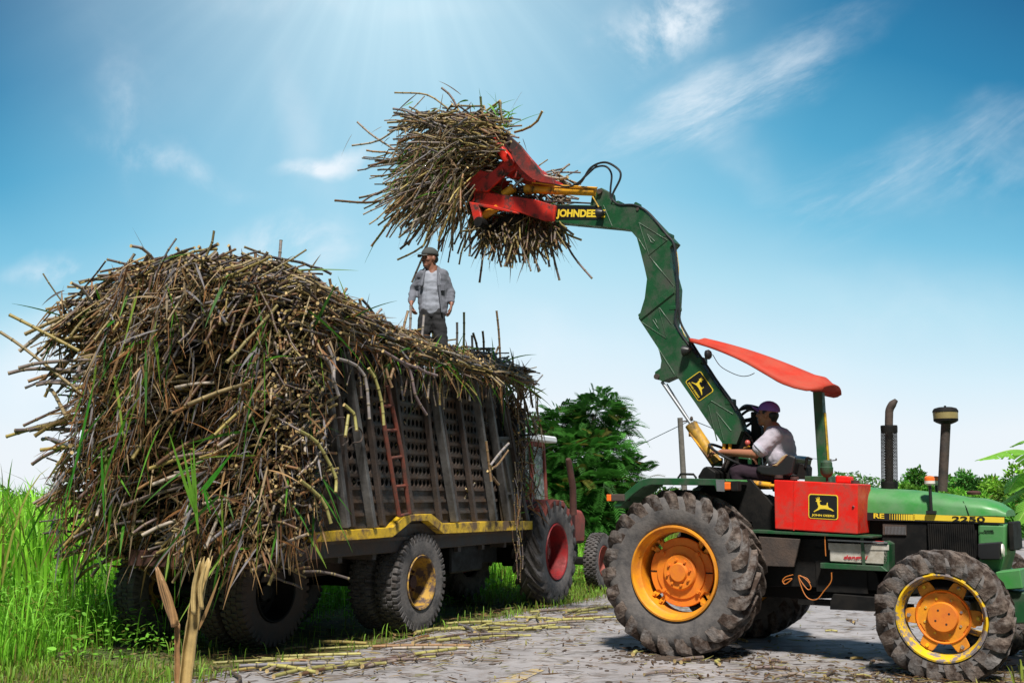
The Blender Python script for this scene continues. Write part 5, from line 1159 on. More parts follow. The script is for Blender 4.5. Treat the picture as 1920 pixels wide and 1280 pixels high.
# canopy, post
c = CY; a0, a1 = P3(1545, 893, c), P3(1535, 735, c)
MB().beam(a0, a1, .10, .085, (1, 0, 0)).build('canopy_post', 'green', gt, bevel=.004); MB().beam(a0+Vector((.055, 0, 0)), a1+Vector((.055, 0, -.2)), .03, .012, (1, 0, 0)).build('post_strip', 'yellow', gt)
MB().box((a0.x-.09, c-.3, a0.z-.06), (a0.x+.12, c+.3, a0.z)).build('post_base', 'green', gt, bevel=.005)
def canopy():
    q0 = P3(1297, 634, c); q1 = P3(1560, 722, c); n, m = 26, 20; V = []
    for i in range(n+1):
        a = i/n; hw = np.interp(a, [0, .03, .3, .62, .85, .95, 1], [.08, .17, .27, .40, .46, .42, .30])
        x = q0.x+(q1.x-q0.x)*a; z = q0.z+(q1.z-q0.z)*a**1.05+.04*sin(pi*a)
        for j in range(m+1):
            b = -1+2*j/m; dr = hw*abs(b)**2.0*float(np.interp(a, [0, .2, .5, .75, .92, 1], [.14, .16, .24, .34, .26, .16])); rid = .03*(1/(1+math.exp((abs(b)-.45)*40))) if .1 < a < .95 else 0
            lip = .02*(abs(b) > .96)
            V.append((x+(.04*(1-b*b) if a > .9 else 0), c+hw*b, z-dr+rid-lip))
    F_ = [(i*(m+1)+j, i*(m+1)+j+1, (i+1)*(m+1)+j+1, (i+1)*(m+1)+j) for i in range(n) for j in range(m)]
    mb = MB(); mb.add(V, F_); o = mb.build('canopy', 'canopy', gt, smooth=True); s = o.modifiers.new('solid', 'SOLIDIFY'); s.thickness = .014; return o
canopy()
Z3 = lambda zx, zy: (1240+zx*.2344, 620+zy*.2344)
a = P3(*Z3(380, 190), c-.2); MB().lathe([(.0005, -.035), (.045, -.03), (.05, .0), (.035, .02), (.0005, .035)], 16, tuple(a), 'x').build('work_lamp', 'blackp', gt, smooth=True)
MB().tube(spline([P3(*Z3(*q), c-.2) for q in [(410, 190), (470, 280), (560, 335), (640, 362), (700, 358), (745, 338)]], 6), .004, 6).build('lamp_cable', 'rust', gt)
# ------------------------------------------------------------------ boom
Z4 = lambda zx, zy: (1020+zx*.3282, 280+zy*.3282)
BW = .085; YN = CY-BW
edge = [(60, 315), (300, 320), (480, 312), (545, 328), (590, 368), (705, 490), (742, 530), (718, 560), (722, 680), (752, 790), (746, 900), (735, 1000), (800, 1090), (860, 1165)]
edge = [Z4(*q) for q in edge]+[Z3(*q) for q in [(240, 150), (420, 410), (560, 600), (620, 705), (640, 800), (600, 905), (490, 902), (420, 800), (270, 575), (122, 362), (70, 375), (5, 405)]]+[(1228, 706), (1228, 697), (1238, 690), (1240, 676)]+[Z4(*q) for q in [(655, 1140), (540, 965), (575, 850), (588, 740), (575, 680), (545, 560), (530, 505), (490, 458), (415, 448), (60, 415)]]
bo = MB().prism([T(*q, YN) for q in edge], YN, CY+BW).build('boom', 'green', gt, bevel=.008)
mb = MB()
for pts in ([(543, 420), (705, 520), (600, 605), (543, 420)], [(590, 485), (632, 525), (628, 535), (612, 530), (590, 485)], [(605, 615), (745, 785)], [(747, 782), (540, 945)], [(750, 822), (553, 975)], [(655, 905), (700, 1080), (555, 985)], [(660, 905), (728, 998)], [(622, 970), (636, 968), (645, 990), (658, 1030), (622, 975)], [(540, 510), (580, 575)], [(655, 1140), (745, 1280)], [(340, 320), (390, 440)]):
    mb.tube([P3(*Z4(*q), YN) for q in pts], .006, 6)
for pts in ([(375, 720), (370, 590), (400, 560), (575, 665)], [(375, 592), (445, 880)], [(440, 650), (560, 800)], [(440, 650), (500, 880)], [(0, 180), (105, 350)]):
    mb.tube([P3(*Z3(*q), YN) for q in pts], .006, 6)
mb.build_each('weld_seam', 'green', bo, smooth=True)
MB().prism([T(*Z4(*q), YN) for q in [(745, 785), (747, 820), (553, 975), (540, 948)]], YN-.014, YN+.01).build('brace_plate', 'green', bo, bevel=.003)
emblem(Z3(190, 405), Z3(300, 560), Z3(315, 320), YN-.001, bo) if False else None
# emblem on the boom: its top edge points up-right
def emblem2():
    tlq, trq, blq = Z3(312, 318), Z3(423, 480), Z3(190, 405)
    # text runs along the lower left edge: bottom-left corner of the badge is the upper-left corner in the photo
    emblem(tlq, trq, blq, YN-.001, bo)
emblem2()
tp_ = MB().prism([T(*Z4(*q), YN) for q in [(62, 320), (330, 326), (335, 402), (62, 400)]], YN-.004, YN-.0005).build('lettering_panel', 'logoK', bo)
text_px('JOHNDEERE', Z4(70, 342), Z4(352, 398), YN-.0045, 'lettering', 'logoY', bo, .045, .1, 1.5)
MB().prism([T(*Z4(*q), YN) for q in [(252, 320), (262, 262), (290, 235), (315, 213), (362, 240), (368, 275), (388, 316)]], YN+.04, CY+.10).build('pivot_bracket', 'green', bo, bevel=.006)
mb = MB(); a = P3(*Z4(322, 243), YN+.04); mb.lathe([(.0005, -.03), (.03, -.03), (.03, .2)], 16, tuple(a)); a = P3(*Z4(536, 342), YN); mb.lathe([(.0005, -.01), (.018, -.01), (.018, .01)], 12, tuple(a)); mb.build_each('pivot_pin', 'dark', bo)
MB().prism([T(*Z4(*q), YN) for q in [(500, 300), (510, 293), (522, 300), (524, 314), (500, 312)]], YN+.06, CY+.06).build('lifting_eye', 'green', bo)
for zz, pts in ((Z4, (310, 366)), (Z4, (800, 1150))):
    a = P3(*zz(*pts), YN-.06); q = MB().lathe([(.0005, .07), (.03, .06), (.05, .02), (.055, -.01)], 16, tuple(a), 'x').build('work_lamp', 'blackp', bo, smooth=True)
    MB().lathe([(.05, -.012), (.0005, -.02)], 16, tuple(a), 'x').build('lamp_glass', 'glass', q); MB().beam(a, a+Vector((.06, .05, .02)), .02, .02).build('lamp_arm', 'dark', q)
MB().tube([P3(*Z4(278, 270), YN+.0), P3(*Z4(312, 330), YN-.03)], .008, 6).build('yellow_link', 'yellow', bo)
# hoses along the boom
for k, (pts, r) in enumerate([([(130, 215), (205, 195), (268, 105), (350, 75), (425, 115), (436, 165), (395, 250), (392, 285), (430, 316), (520, 320), (600, 365), (700, 485), (742, 540), (757, 660), (762, 800), (760, 900), (752, 990), (800, 1080), (870, 1170)], .0125),
        ([(180, 215), (270, 118), (345, 96), (385, 140), (380, 230), (385, 290), (432, 322), (530, 330), (620, 395), (710, 505), (748, 580), (765, 720), (768, 830), (772, 930), (790, 1010), (880, 1160)], .0115)]):
    P = spline([P3(*Z4(*q), YN+(.05 if k else .0)) for q in pts], 6)+[P3(*Z3(*q), YN+(.05 if k else .0)) for q in [(290, 170), (400, 330), (500, 490), (570, 590), (600, 640)]]
    MB().tube(P, r, 8).build('hydraulic_hose', 'hose', bo, smooth=True)
MB().tube(spline([P3(*Z4(*q), CY+.05) for q in [(738, 500), (752, 550), (770, 680), (764, 830), (768, 940), (790, 1030), (820, 1090)]], 5), .004, 5).build('yellow_cable', 'yellow', bo, smooth=True)
mb = MB()
for q in ((712, 497), (755, 912), (430, 316)): a = P3(*Z4(*q), CY); mb.box((a.x-.04, CY-.09, a.z-.02), (a.x+.04, CY+.06, a.z+.02))
for q in ((215, 110), (330, 240), (560, 570)): a = P3(*Z3(*q), CY); mb.box((a.x-.03, CY-.09, a.z-.03), (a.x+.03, CY+.06, a.z+.03))
mb.build_each('hose_clamp', 'green', bo, bevel=.005)
# hose tangle at the boom foot
Z5 = lambda zx, zy: (1320+zx*.15625, 720+zy*.15625)
mb = MB()
for i, pts in enumerate([[(235, 740), (250, 600), (330, 420), (430, 310), (530, 265), (620, 300), (690, 300)], [(255, 745), (300, 560), (400, 470), (520, 440), (620, 445), (740, 455)], [(310, 730), (320, 640), (400, 560), (500, 510), (560, 470), (620, 440)], [(380, 450), (450, 370), (540, 310), (620, 320), (610, 380), (580, 430)],
        [(300, 500), (390, 340), (500, 290), (580, 300), (640, 330), (660, 320)], [(420, 420), (470, 430), (540, 420), (610, 400), (690, 395)], [(250, 640), (290, 470), (370, 380), (470, 270), (560, 260), (710, 300)], [(620, 400), (680, 430), (760, 480), (780, 560)], [(470, 560), (520, 600), (580, 640)]]):
    mb.tube(spline([P3(*Z5(*q), CY+.20+.035*(i % 4)) for q in pts], 7), .0145 if i < 7 else .009, 8)
mb.build('hose_bundle', 'hose', gt, smooth=True)
mb = MB()
for q in ((240, 745), (312, 735)): a = P3(*Z5(*q), CY-.05); mb.tube([a-Vector((0, 0, .06)), a+Vector((0, 0, .04))], .02, 8)
mb.build('hose_fitting', 'oyellow', gt)
# valve column, control stand behind the driver
MB().prism([T(*Z5(*q), CY+.1) for q in [(565, 330), (625, 330), (650, 480), (690, 520), (700, 1000), (560, 1000), (570, 500)]], CY+.08, CY+.2).build('valve_column', 'black', gt, bevel=.01)
MB().prism([T(*Z5(*q), CY) for q in [(220, 500), (330, 480), (470, 540), (560, 700), (560, 1140), (240, 1160)]], CY+.0, CY+.22).build('boom_turret', 'black', gt, bevel=.015)
MB().prism([T(*Z5(*q), CY) for q in [(620, 640), (665, 640), (690, 1000), (640, 1020)]], CY+.02, CY+.06).build('green_upright', 'green', gt, bevel=.004)
MB().prism([T(*Z5(*q), CY) for q in [(65, 1120), (130, 1010), (180, 990), (280, 1060), (270, 1150), (90, 1150)]], CY-.3, CY+.2).prism([T(*Z5(*q), CY) for q in [(60, 1150), (700, 1150), (860, 1180), (860, 1260), (60, 1260)]], CY-.25, CY+.4).build('seat_platform', 'black', gt, bevel=.01)
MB().prism([T(*Z5(*q), CY) for q in [(430, 875), (560, 880), (580, 900), (580, 1000), (545, 1000), (540, 910), (430, 900)]], CY-.05, CY+.0).prism([T(*Z5(*q), CY) for q in [(135, 880), (210, 880), (205, 990), (135, 985)]], CY-.06, CY+.05).build('green_bracket', 'green', gt, bevel=.008)
mb = MB()
for p0, p1 in (((410, 1150), (380, 1100)), ((560, 740), (520, 700)), ((600, 700), (560, 640)), ((480, 560), (570, 640)), ((500, 620), (590, 690))): mb.tube([P3(*Z5(*p0), CY+.03), P3(*Z5(*p1), CY-.02)], .01, 6)
mb.build('lever', 'dark', gt)
a = P3(*Z5(523, 704), CY-.08); MB().ell(tuple(a), (.028, .028, .03), 12, 8).build('lever_knob', pmat('knob', (.5, .10, .08), .3), gt, smooth=True)
MB().tube([P3(*Z5(545, 740), CY-.08), P3(*Z5(480, 770), CY-.08)], .012, 6).build('yellow_lever', 'oyellow', gt)
MB().tube([P3(*Z5(560, 1185), .72), P3(*Z5(800, 1215), .72)], .030, 12).tube([P3(*Z5(800, 1215), .72), P3(*Z5(900, 1225), .72)], .018, 10).build('steering_cylinder', 'oyellow', gt, smooth=True)
# boom lift cylinder
a, b_ = P3(*Z3(5, 408), CY-.05), P3(*Z3(235, 742), CY-.05)
MB().tube([a, b_], .017, 12).build('cylinder_rod', 'chrome', gt, smooth=True); MB().tube([P3(*Z3(45, 425), CY+.02), P3(*Z3(245, 745), CY+.02)], .008, 8).build('pressure_line', 'steel', gt, smooth=True)
MB().tube([P3(*Z3(238, 748), CY-.05), P3(*Z3(262, 790), CY-.05), P3(*Z3(445, 1060), CY-.05)], [.066, .062, .060], 18).build('lift_cylinder', pmat('cyl2', (.55, .30, .03), .45, dirt=(.12, .085, .04), damt=.52, dscale=7, dsharp=.1), gt, smooth=True)
MB().tube([P3(*Z3(225, 820), CY-.11), P3(*Z3(250, 850), CY-.11), P3(*Z3(410, 1060), CY-.11)], .010, 8).box(tuple(P3(*Z3(218, 845), CY-.12)), tuple(P3(*Z3(245, 812), CY-.04))).build('cylinder_pipe', 'oyellow', gt, smooth=True)
a = P3(1232, 706, YN); MB().lathe([(.0005, -.02), (.03, -.02), (.03, .3)], 14, tuple(a)).build('cylinder_pin', 'dark', gt)
# steering wheel, seat
a = P3(*Z5(320, 858), CY-.03); nrm_ = Vector((.50, 0, .86)).normalized()
ex = Vector((nrm_.z, 0, -nrm_.x)); ey = Vector((0, 1, 0)); rw_ = .235
pts = [a+(ex*cos(t)+ey*sin(t))*rw_ for t in np.linspace(0, 2*pi, 33)]
sw = MB().tube(pts, .014, 8, cap=False).build('steering_wheel', 'blackp', gt, smooth=True)
mb = MB()
for t in (.3, 2.4, 4.5): mb.tube([a-nrm_*.04, a+(ex*cos(t)+ey*sin(t))*rw_], .008, 6)
mb.tube([a, a-nrm_*.35], .03, 10); mb.ell(tuple(a), (.045, .045, .03), 12, 8); mb.build('steering_column', 'dark', sw, smooth=True)
# seat: pan and low backrest
mb = MB(); mb.prism([T(*Z5(*q), CY) for q in [(730, 1000), (780, 975), (900, 985), (985, 960), (1060, 890), (1120, 850), (1205, 885), (1180, 1000), (1160, 1090), (1000, 1120), (800, 1095), (735, 1050)]], CY-.25, CY+.25)
st = mb.build('seat', 'blackp', gt, bevel=.03, seg=3)
MB().prism([T(*Z5(*q), CY) for q in [(920, 985), (985, 990), (1060, 915), (1110, 855), (1090, 852), (1040, 880), (975, 960)]], CY-.256, CY-.235).build('seat_cushion', 'tan', st, bevel=.006)
mb = MB(); mb.prism([T(*Z5(*q), CY) for q in [(1160, 950), (1230, 960), (1260, 1000), (1255, 1140), (1150, 1140)]], CY-.1, CY+.1); a = P3(*Z5(1240, 940), CY-.1)
mb.tube([a-Vector((.02, 0, .05)), a+Vector((.0, 0, .05))], .015, 8); mb.tube([a+Vector((.0, 0, .05)), a+Vector((.05, 0, .03))], .012, 8); mb.build('seat_bracket', 'black', gt, bevel=.008)
# ------------------------------------------------------------------ grapple head
Zg = lambda zx, zy: (620+zx*.3203, 150+zy*.3203)
gh = part_empty('grapple', gt)
def gp(pts, y0, y1, name, mat, bev=.006): return MB().prism([T(*Zg(*q), (y0+y1)/2) for q in pts], y0, y1).build(name, mat, gh, bevel=bev)
arm = [(820, 652), (900, 655), (1110, 688), (1200, 702), (1322, 738), (1308, 828), (1255, 826), (1110, 778), (960, 742), (815, 718)]
gp(arm, CY-.20, CY-.16, 'side_arm', 'redclaw'); gp(arm, CY+.16, CY+.20, 'side_arm', 'redclaw'); gp([(1110, 695), (1320, 742), (1306, 822), (1250, 822), (1110, 772)], CY-.159, CY+.159, 'arm_box', 'redclaw')
link_ = [(838, 640), (850, 605), (935, 548), (1035, 472), (1075, 462), (1102, 488), (1090, 520), (1000, 580), (920, 655), (845, 652)]
gp(link_, CY-.25, CY-.21, 'tilt_link', 'redclaw'); gp(link_, CY+.21, CY+.25, 'tilt_link', 'redclaw'); gp([(850, 610), (935, 552), (1000, 575), (925, 650), (850, 650)], CY-.205, CY+.205, 'cross_plate', 'redclaw')
mb = MB()
for q in ((1060, 488), (997, 540)): a = P3(*Zg(*q), CY-.25); mb.lathe([(.0005, -.03), (.045, -.03), (.05, 0), (.05, .02)], 18, tuple(a))
mb.build('pivot_boss', 'redclaw', gh, smooth=False, bevel=.004)
jaw = [(900, 262), (912, 254), (960, 272), (1035, 315), (1112, 382), (1175, 460), (1225, 530), (1250, 560), (1305, 575), (1312, 612), (1235, 602), (1185, 585), (1120, 530), (1075, 470), (1045, 412), (1005, 348), (945, 296)]
for i, y in enumerate((CY-.40, CY-.13, CY+.13, CY+.40)): gp(jaw, y-.02, y+.02, 'upper_tine', 'claw')
gp([(1030, 388), (1062, 398), (1100, 440), (1180, 492), (1200, 540), (1195, 600), (1150, 590), (1095, 540), (1110, 500), (1080, 450)], CY-.30, CY-.26, 'jaw_plate', 'redclaw'); gp([(1010, 360), (1100, 460), (1130, 520), (1100, 540), (1030, 440)], CY-.24, CY+.24, 'jaw_back', 'redclaw')
gp([(1075, 430), (1130, 440), (1200, 520), (1215, 600), (1120, 600), (1010, 560), (1060, 500)], CY-.12, CY+.30, 'jaw_web', 'redclaw')
gp([(1140, 505), (1190, 505), (1240, 560), (1300, 580), (1300, 608), (1200, 606), (1150, 560)], CY-.24, CY+.24, 'jaw_hinge', 'redclaw')
low = [(815, 715), (845, 838), (865, 862), (892, 848), (884, 795), (872, 740), (990, 765), (1100, 785), (1100, 776), (960, 738)]
low2 = [(830, 700), (880, 760), (990, 810), (1100, 800), (1190, 760), (1190, 790), (1100, 840), (985, 850), (890, 830)]
gp(low, CY-.32, CY-.28, 'lower_tine', 'redclaw')
for y in (CY+.05, CY+.35): gp(low2, y-.02, y+.02, 'lower_tine', 'redclaw')
mb = MB(); a = P3(*Zg(812, 680), CY-.2); 
for q, y in (((812, 682), CY-.21), ((868, 832), CY-.33)): a = P3(*Zg(*q), y); mb.lathe([(.0005, -.02), (.06, -.02), (.06, .42)], 18, tuple(a))
mb.build_each('hinge_pin', 'black', gh)
MB().tube([P3(*Zg(1150, 548), CY-.1), P3(*Zg(1060, 640), CY-.1)], .018, 10).build('cylinder_rod', 'chrome', gh, smooth=True); MB().tube([P3(*Zg(1072, 630), CY-.1), P3(*Zg(1015, 672), CY-.1)], [.05, .055], 14).build('clamp_cylinder', 'oyellow', gh, smooth=True)
MB().tube([P3(*Zg(975, 748), CY-.22), P3(*Zg(890, 800), CY-.22)], [.04, .05], 14).build('clamp_cylinder', 'orange', gh, smooth=True)
MB().tube([P3(*Zg(1145, 640), CY-.06), P3(*Zg(1180, 640), CY-.06), P3(*Zg(1182, 641), CY-.06), P3(*Zg(1550, 656), CY-.06)], [.06, .06, .048, .046], 16).build('crowd_cylinder', 'oyellow', gh, smooth=True)
MB().tube([P3(*Zg(1180, 600), CY-.11), P3(*Zg(1330, 618), CY-.11), P3(*Zg(1560, 632), CY-.11)], .011, 8).build('oil_pipe', 'oyellow', gh, smooth=True); MB().tube([P3(*Zg(1240, 708), CY-.05), P3(*Zg(1520, 722), CY-.05)], .010, 8).build('grease_line', 'dark', gh, smooth=True)
mb = MB()
for pts in ([(1100, 690), (1150, 685), (1200, 680), (1230, 720), (1300, 715)], [(1095, 630), (1130, 660), (1145, 690)], [(980, 700), (960, 780), (930, 830), (905, 900)], [(1310, 610), (1380, 625), (1450, 600), (1560, 500)]):
    mb.tube(spline([P3(*Zg(*q), CY-.16) for q in pts], 6), .010, 7)
mb.build_each('hydraulic_hose', 'hose', gh, smooth=True)
# ------------------------------------------------------------------ bundle in the grapple
def bundle():
    S = []
    def put(px0, py0, px1, py1, y0, y1, r=None, sag=.0, dim=1.):
        a = np.array(P3(px0, py0, y0)); b = np.array(P3(px1, py1, y1)); m = (a+b)/2+np.array([0, rng.normal(0, .04), sag]) 
        S.append((a, m, b, r or rng.uniform(.007, .014), CANE_COLS[rng.integers(12)]*rng.uniform(.45, 1.35)*dim))
    yy = lambda s_=.3, cx=800: max(CY+rng.normal(.12, s_), CY+(.02 if cx > 860 else -.6))
    for i in range(320):                       # big upper mass reaching left
        cx, cy = rng.normal(845, 44), rng.normal(285, 34); r = math.hypot((cx-848)/100, (cy-288)/80)
        if r > 1: continue
        a = rng.normal(pi, .50)+(cy-290)*-.006; L_ = rng.uniform(40, 120); y = yy(cx=cx+L_*.35); put(cx+L_*.35, cy-sin(a)*-L_*.2, cx+cos(a)*L_*.6, cy-sin(a)*L_*.6+8, y, y-rng.uniform(-.2, .5), sag=.05)
    for i in range(230):                       # drooping to the lower left
        cx, cy = rng.uniform(800, 900), rng.uniform(300, 360); a = rng.normal(rad(220), .40); L_ = rng.uniform(60, 150); y = yy()
        put(cx, cy, cx+cos(a)*L_, cy-sin(a)*L_*.95, y, y-rng.uniform(-.2, .5), sag=.03)
    for i in range(300):                       # hanging under the claw
        cx, cy = rng.uniform(895, 1050), rng.uniform(400, 432); a = rng.normal(rad(268), .42); L_ = rng.uniform(25, 85)*(1.1-abs(cx-970)/160); y = yy(.3, 900)
        put(cx, cy, cx+cos(a)*L_, cy-sin(a)*L_, y, y-rng.uniform(-.2, .3), dim=.8)
    for i in range(230):
        cx, cy = rng.uniform(850, 945), rng.normal(292, 36); a = rng.normal(pi, .42); L_ = rng.uniform(30, 90); y = CY+rng.uniform(.0, .4); put(cx+L_*.4, cy, cx+cos(a)*L_*.6, cy-sin(a)*L_*.6, y, y-rng.uniform(-.1, .3))
    for i in range(170):
        cx, cy = rng.uniform(900, 1030), rng.uniform(345, 415); a = rng.normal(rad(200), .6); L_ = rng.uniform(25, 60); y = CY+rng.uniform(.25, .5); put(cx, cy, cx+cos(a)*L_, cy-sin(a)*L_, y, y)
    for i in range(90):                        # behind the jaw at the right
        cx, cy = rng.uniform(985, 1050), rng.uniform(320, 395); a = rng.normal(rad(350), .5); L_ = rng.uniform(20, 50); put(cx, cy, cx+cos(a)*L_, cy-sin(a)*L_, CY+.4, CY+.5)
    for i in range(60):                        # over the claw tips
        cx, cy = rng.uniform(880, 945), rng.uniform(225, 285); a = rng.normal(pi*.95, .5); L_ = rng.uniform(30, 80); put(cx+L_*.3, cy, cx+cos(a)*L_*.7, cy-sin(a)*L_*.7, CY-.48, CY-.40)
    for i in range(120):                       # top
        cx, cy = rng.uniform(760, 930), rng.uniform(212, 245); a = rng.choice([rng.normal(pi, .3), rng.normal(.2, .4)]); L_ = rng.uniform(30, 90); put(cx-cos(a)*L_/2, cy+sin(a)*L_/2, cx+cos(a)*L_/2, cy-sin(a)*L_/2, yy(), yy())
    me = cane_stuff_mesh('grappled_cane', S); o = link('grappled_cane', me, 'cane', loc=TR.o, rz=TR.rz); o['label'] = 'tangled bundle of cane stalks clamped in the red grapple'; o['category'] = 'sugarcane'; o['kind'] = 'stuff'
    mb = MB()  # near-black lumps added inside the bundle to block light
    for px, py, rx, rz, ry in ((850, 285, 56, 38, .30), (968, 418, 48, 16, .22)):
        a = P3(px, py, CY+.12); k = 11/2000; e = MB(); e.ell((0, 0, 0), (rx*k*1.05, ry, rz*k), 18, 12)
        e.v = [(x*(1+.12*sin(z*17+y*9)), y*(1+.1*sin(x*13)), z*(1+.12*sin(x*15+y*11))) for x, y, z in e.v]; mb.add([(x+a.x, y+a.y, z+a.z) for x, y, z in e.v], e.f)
    o = mb.build('grappled_trash', 'trash', smooth=True, loc=TR.o, rz=TR.rz); o['label'] = 'near-black added trash inside the bundle in the grapple'; o['category'] = 'cane trash'; o['kind'] = 'stuff'
    n = 1300; P = np.zeros((n, 3)); D = np.zeros((n, 3)); col = np.zeros((n, 3)); L_ = rng.uniform(.08, .5, n)
    for i in range(n):
        if rng.random() < .62: px, py = rng.normal(835, 45), rng.normal(305, 45)
        else: px, py = rng.uniform(890, 1050), rng.uniform(380, 440)
        P[i] = P3(px, py, CY+(.1 if px > 870 else -rng.uniform(.0, .4))); D[i] = (rng.normal(-.4 if px < 890 else 0, .5), rng.normal(-.1, .4), rng.normal(-.7, .5))
        g = rng.random() < .09; col[i] = (.12, .34, .03) if g else np.array([(.26, .18, .09), (.34, .28, .17), (.20, .12, .06), (.30, .26, .20)])[rng.integers(4)]
    for i in range(26): P[i] = P3(rng.uniform(890, 960), rng.uniform(205, 245), CY-.2); D[i] = (rng.normal(.2, .5), rng.normal(0, .4), rng.normal(.4, .3)); col[i] = (.14, .40, .03)
    me = blade_mesh('grappled_leaves', P, D, L_, rng.uniform(.008, .024, n), L_*rng.uniform(0, .4, n), col, 7); o = link('grappled_leaves', me, 'leaf', loc=TR.o, rz=TR.rz); o['label'] = 'dry and green cane leaves hanging from the bundle in the grapple'; o['category'] = 'cane leaves'; o['kind'] = 'stuff'
    G = 'cane stalks sticking out of the grappled bundle'
    def trw(px, py, y): p = TR.P(px, py, y); return TR.o+TR.u*p.x+TR.v*p.y+Vector((0, 0, p.z))
    for pts in [[(820, 392), (745, 372), (690, 380), (628, 376)], [(760, 228), (720, 258), (695, 268), (660, 273)], [(755, 290), (700, 255), (670, 229)], [(842, 205), (800, 178), (740, 174)], [(858, 203), (845, 180), (828, 165)], [(905, 215), (902, 195), (901, 181)], [(925, 215), (938, 200), (935, 190)], [(912, 208), (930, 195), (938, 189)],
                [(938, 240), (940, 215), (937, 201)], [(965, 248), (985, 242), (1005, 230), (1017, 208)], [(790, 215), (760, 208), (737, 204)], [(800, 235), (760, 240), (730, 246)], [(760, 300), (720, 305), (690, 311)], [(770, 290), (730, 300), (695, 312)], [(740, 400), (720, 430), (696, 462)], [(760, 395), (735, 425), (724, 445)],
                [(775, 390), (752, 430), (750, 442)], [(800, 410), (775, 445), (750, 467)], [(812, 400), (800, 450), (780, 470), (745, 487)], [(820, 395), (805, 450), (772, 530)], [(835, 400), (825, 440), (822, 468)], [(860, 380), (858, 410), (855, 425)], [(905, 440), (905, 480), (899, 530)], [(1030, 440), (1040, 490), (1049, 525)], [(1010, 430), (1025, 470), (1030, 500)],
                [(985, 430), (1000, 470), (1010, 510)], [(960, 440), (955, 480), (950, 500)], [(1040, 425), (1065, 440), (1090, 450)], [(1045, 425), (1075, 480), (1110, 522)], [(970, 430), (965, 470), (985, 480)], [(930, 440), (935, 480), (940, 500)], [(1020, 415), (1060, 430), (1075, 440)], [(1020, 330), (1050, 335), (1065, 332)], [(880, 430), (882, 460), (880, 480)], [(800, 330), (760, 345), (730, 350)], [(790, 350), (750, 370), (722, 400)], [(800, 370), (770, 395), (735, 420)]]:
        y0 = CY+rng.uniform(-.1, .2); stalk([trw(*q, y0-.03*i) for i, q in enumerate(pts)], rng.uniform(.011, .016), 'cane stalk sticking out of the bundle held by the red grapple', G, CANE_COLS[rng.integers(12)]*1.2)
bundle()
# ================================================================== PEOPLE
def capsule(mb, p, q, r0, r1, n=14):
    p, q = Vector(p), Vector(q); d = (q-p); L_ = d.length; d.normalize() if L_ > 1e-6 else None
    path = []; rs = []
    for k in range(5): a = pi/2*k/4; path.append(p-d*r0*cos(a)); rs.append(max(.001, r0*sin(a)))
    for k in range(5): a = pi/2*k/4; path.append(q+d*r1*sin(a)); rs.append(max(.001, r1*cos(a)))
    mb.tube(path, rs, n)
def chain(mb, pts, rs):
    for i in range(len(pts)-1): capsule(mb, pts[i], pts[i+1], rs[i], rs[i+1])
def blob(name, mb, mat, parent, voxel=.008, smooth=3, wrinkle=0.):
    me = bpy.data.meshes.new(name); me.from_pydata(mb.v, [], mb.f); bm = bmesh.new(); bm.from_mesh(me); bmesh.ops.remove_doubles(bm, verts=bm.verts, dist=1e-6); bmesh.ops.recalc_face_normals(bm, faces=bm.faces); bm.to_mesh(me); bm.free()
    o = bpy.data.objects.new(name, me); COL.objects.link(o); r = o.modifiers.new('r', 'REMESH'); r.mode = 'VOXEL'; r.voxel_size = voxel
    s = o.modifiers.new('s', 'SMOOTH'); s.iterations = smooth; s.factor = .5
    dg = bpy.context.evaluated_depsgraph_get(); m2 = bpy.data.meshes.new_from_object(o.evaluated_get(dg)); bpy.data.objects.remove(o)
    if wrinkle:
        from mathutils import noise as mn
        co = np.zeros(len(m2.vertices)*3); m2.vertices.foreach_get('co', co); co = co.reshape(-1, 3)
        for i, v in enumerate(m2.vertices):
            p = v.co; k = mn.noise(Vector((p.x*9, p.y*9, p.z*16)))+.5*mn.noise(Vector((p.x*22+5, p.y*22, p.z*30))); v.co = p+v.normal*wrinkle*k
    m2.name = name; o2 = link(name, m2, mat, parent); m2.polygons.foreach_set('use_smooth', [True]*len(m2.polygons)); return o2
def rot_head(pts, c, yaw, tilt=0):
    m = Matrix.Translation(c) @ Matrix.Rotation(yaw, 4, 'Z') @ Matrix.Rotation(tilt, 4, 'Y')
    return [tuple(m @ Vector(p)) for p in pts]
def head(c, yaw, tilt, mb_skin):
    """head facing +x before rotation; returns function to place extra pieces"""
    h = MB()
    h.ell((-.012, 0, .02), (.096, .074, .105)); h.ell((.025, 0, -.035), (.062, .058, .078)); h.ell((.045, 0, -.085), (.040, .038, .030))
    h.ell((.062, 0, .035), (.030, .055, .022)); capsule(h, (.080, 0, .018), (.104, 0, -.022), .010, .015); h.ell((.092, 0, -.026), (.014, .018, .010))
    h.ell((.083, 0, -.052), (.014, .024, .007)); h.ell((.081, 0, -.066), (.013, .021, .007))
    for s in (-1, 1): h.ell((-.012, s*.076, -.008), (.020, .010, .032)); h.ell((.052, s*.042, -.022), (.028, .022, .024))
    capsule(h, (-.015, 0, -.05), (-.045, 0, -.17), .055, .058)
    mb_skin.add(rot_head(h.v, c, yaw, tilt), h.f)
    return lambda mb: setattr(mb, 'v', rot_head(mb.v, c, yaw, tilt)) or mb
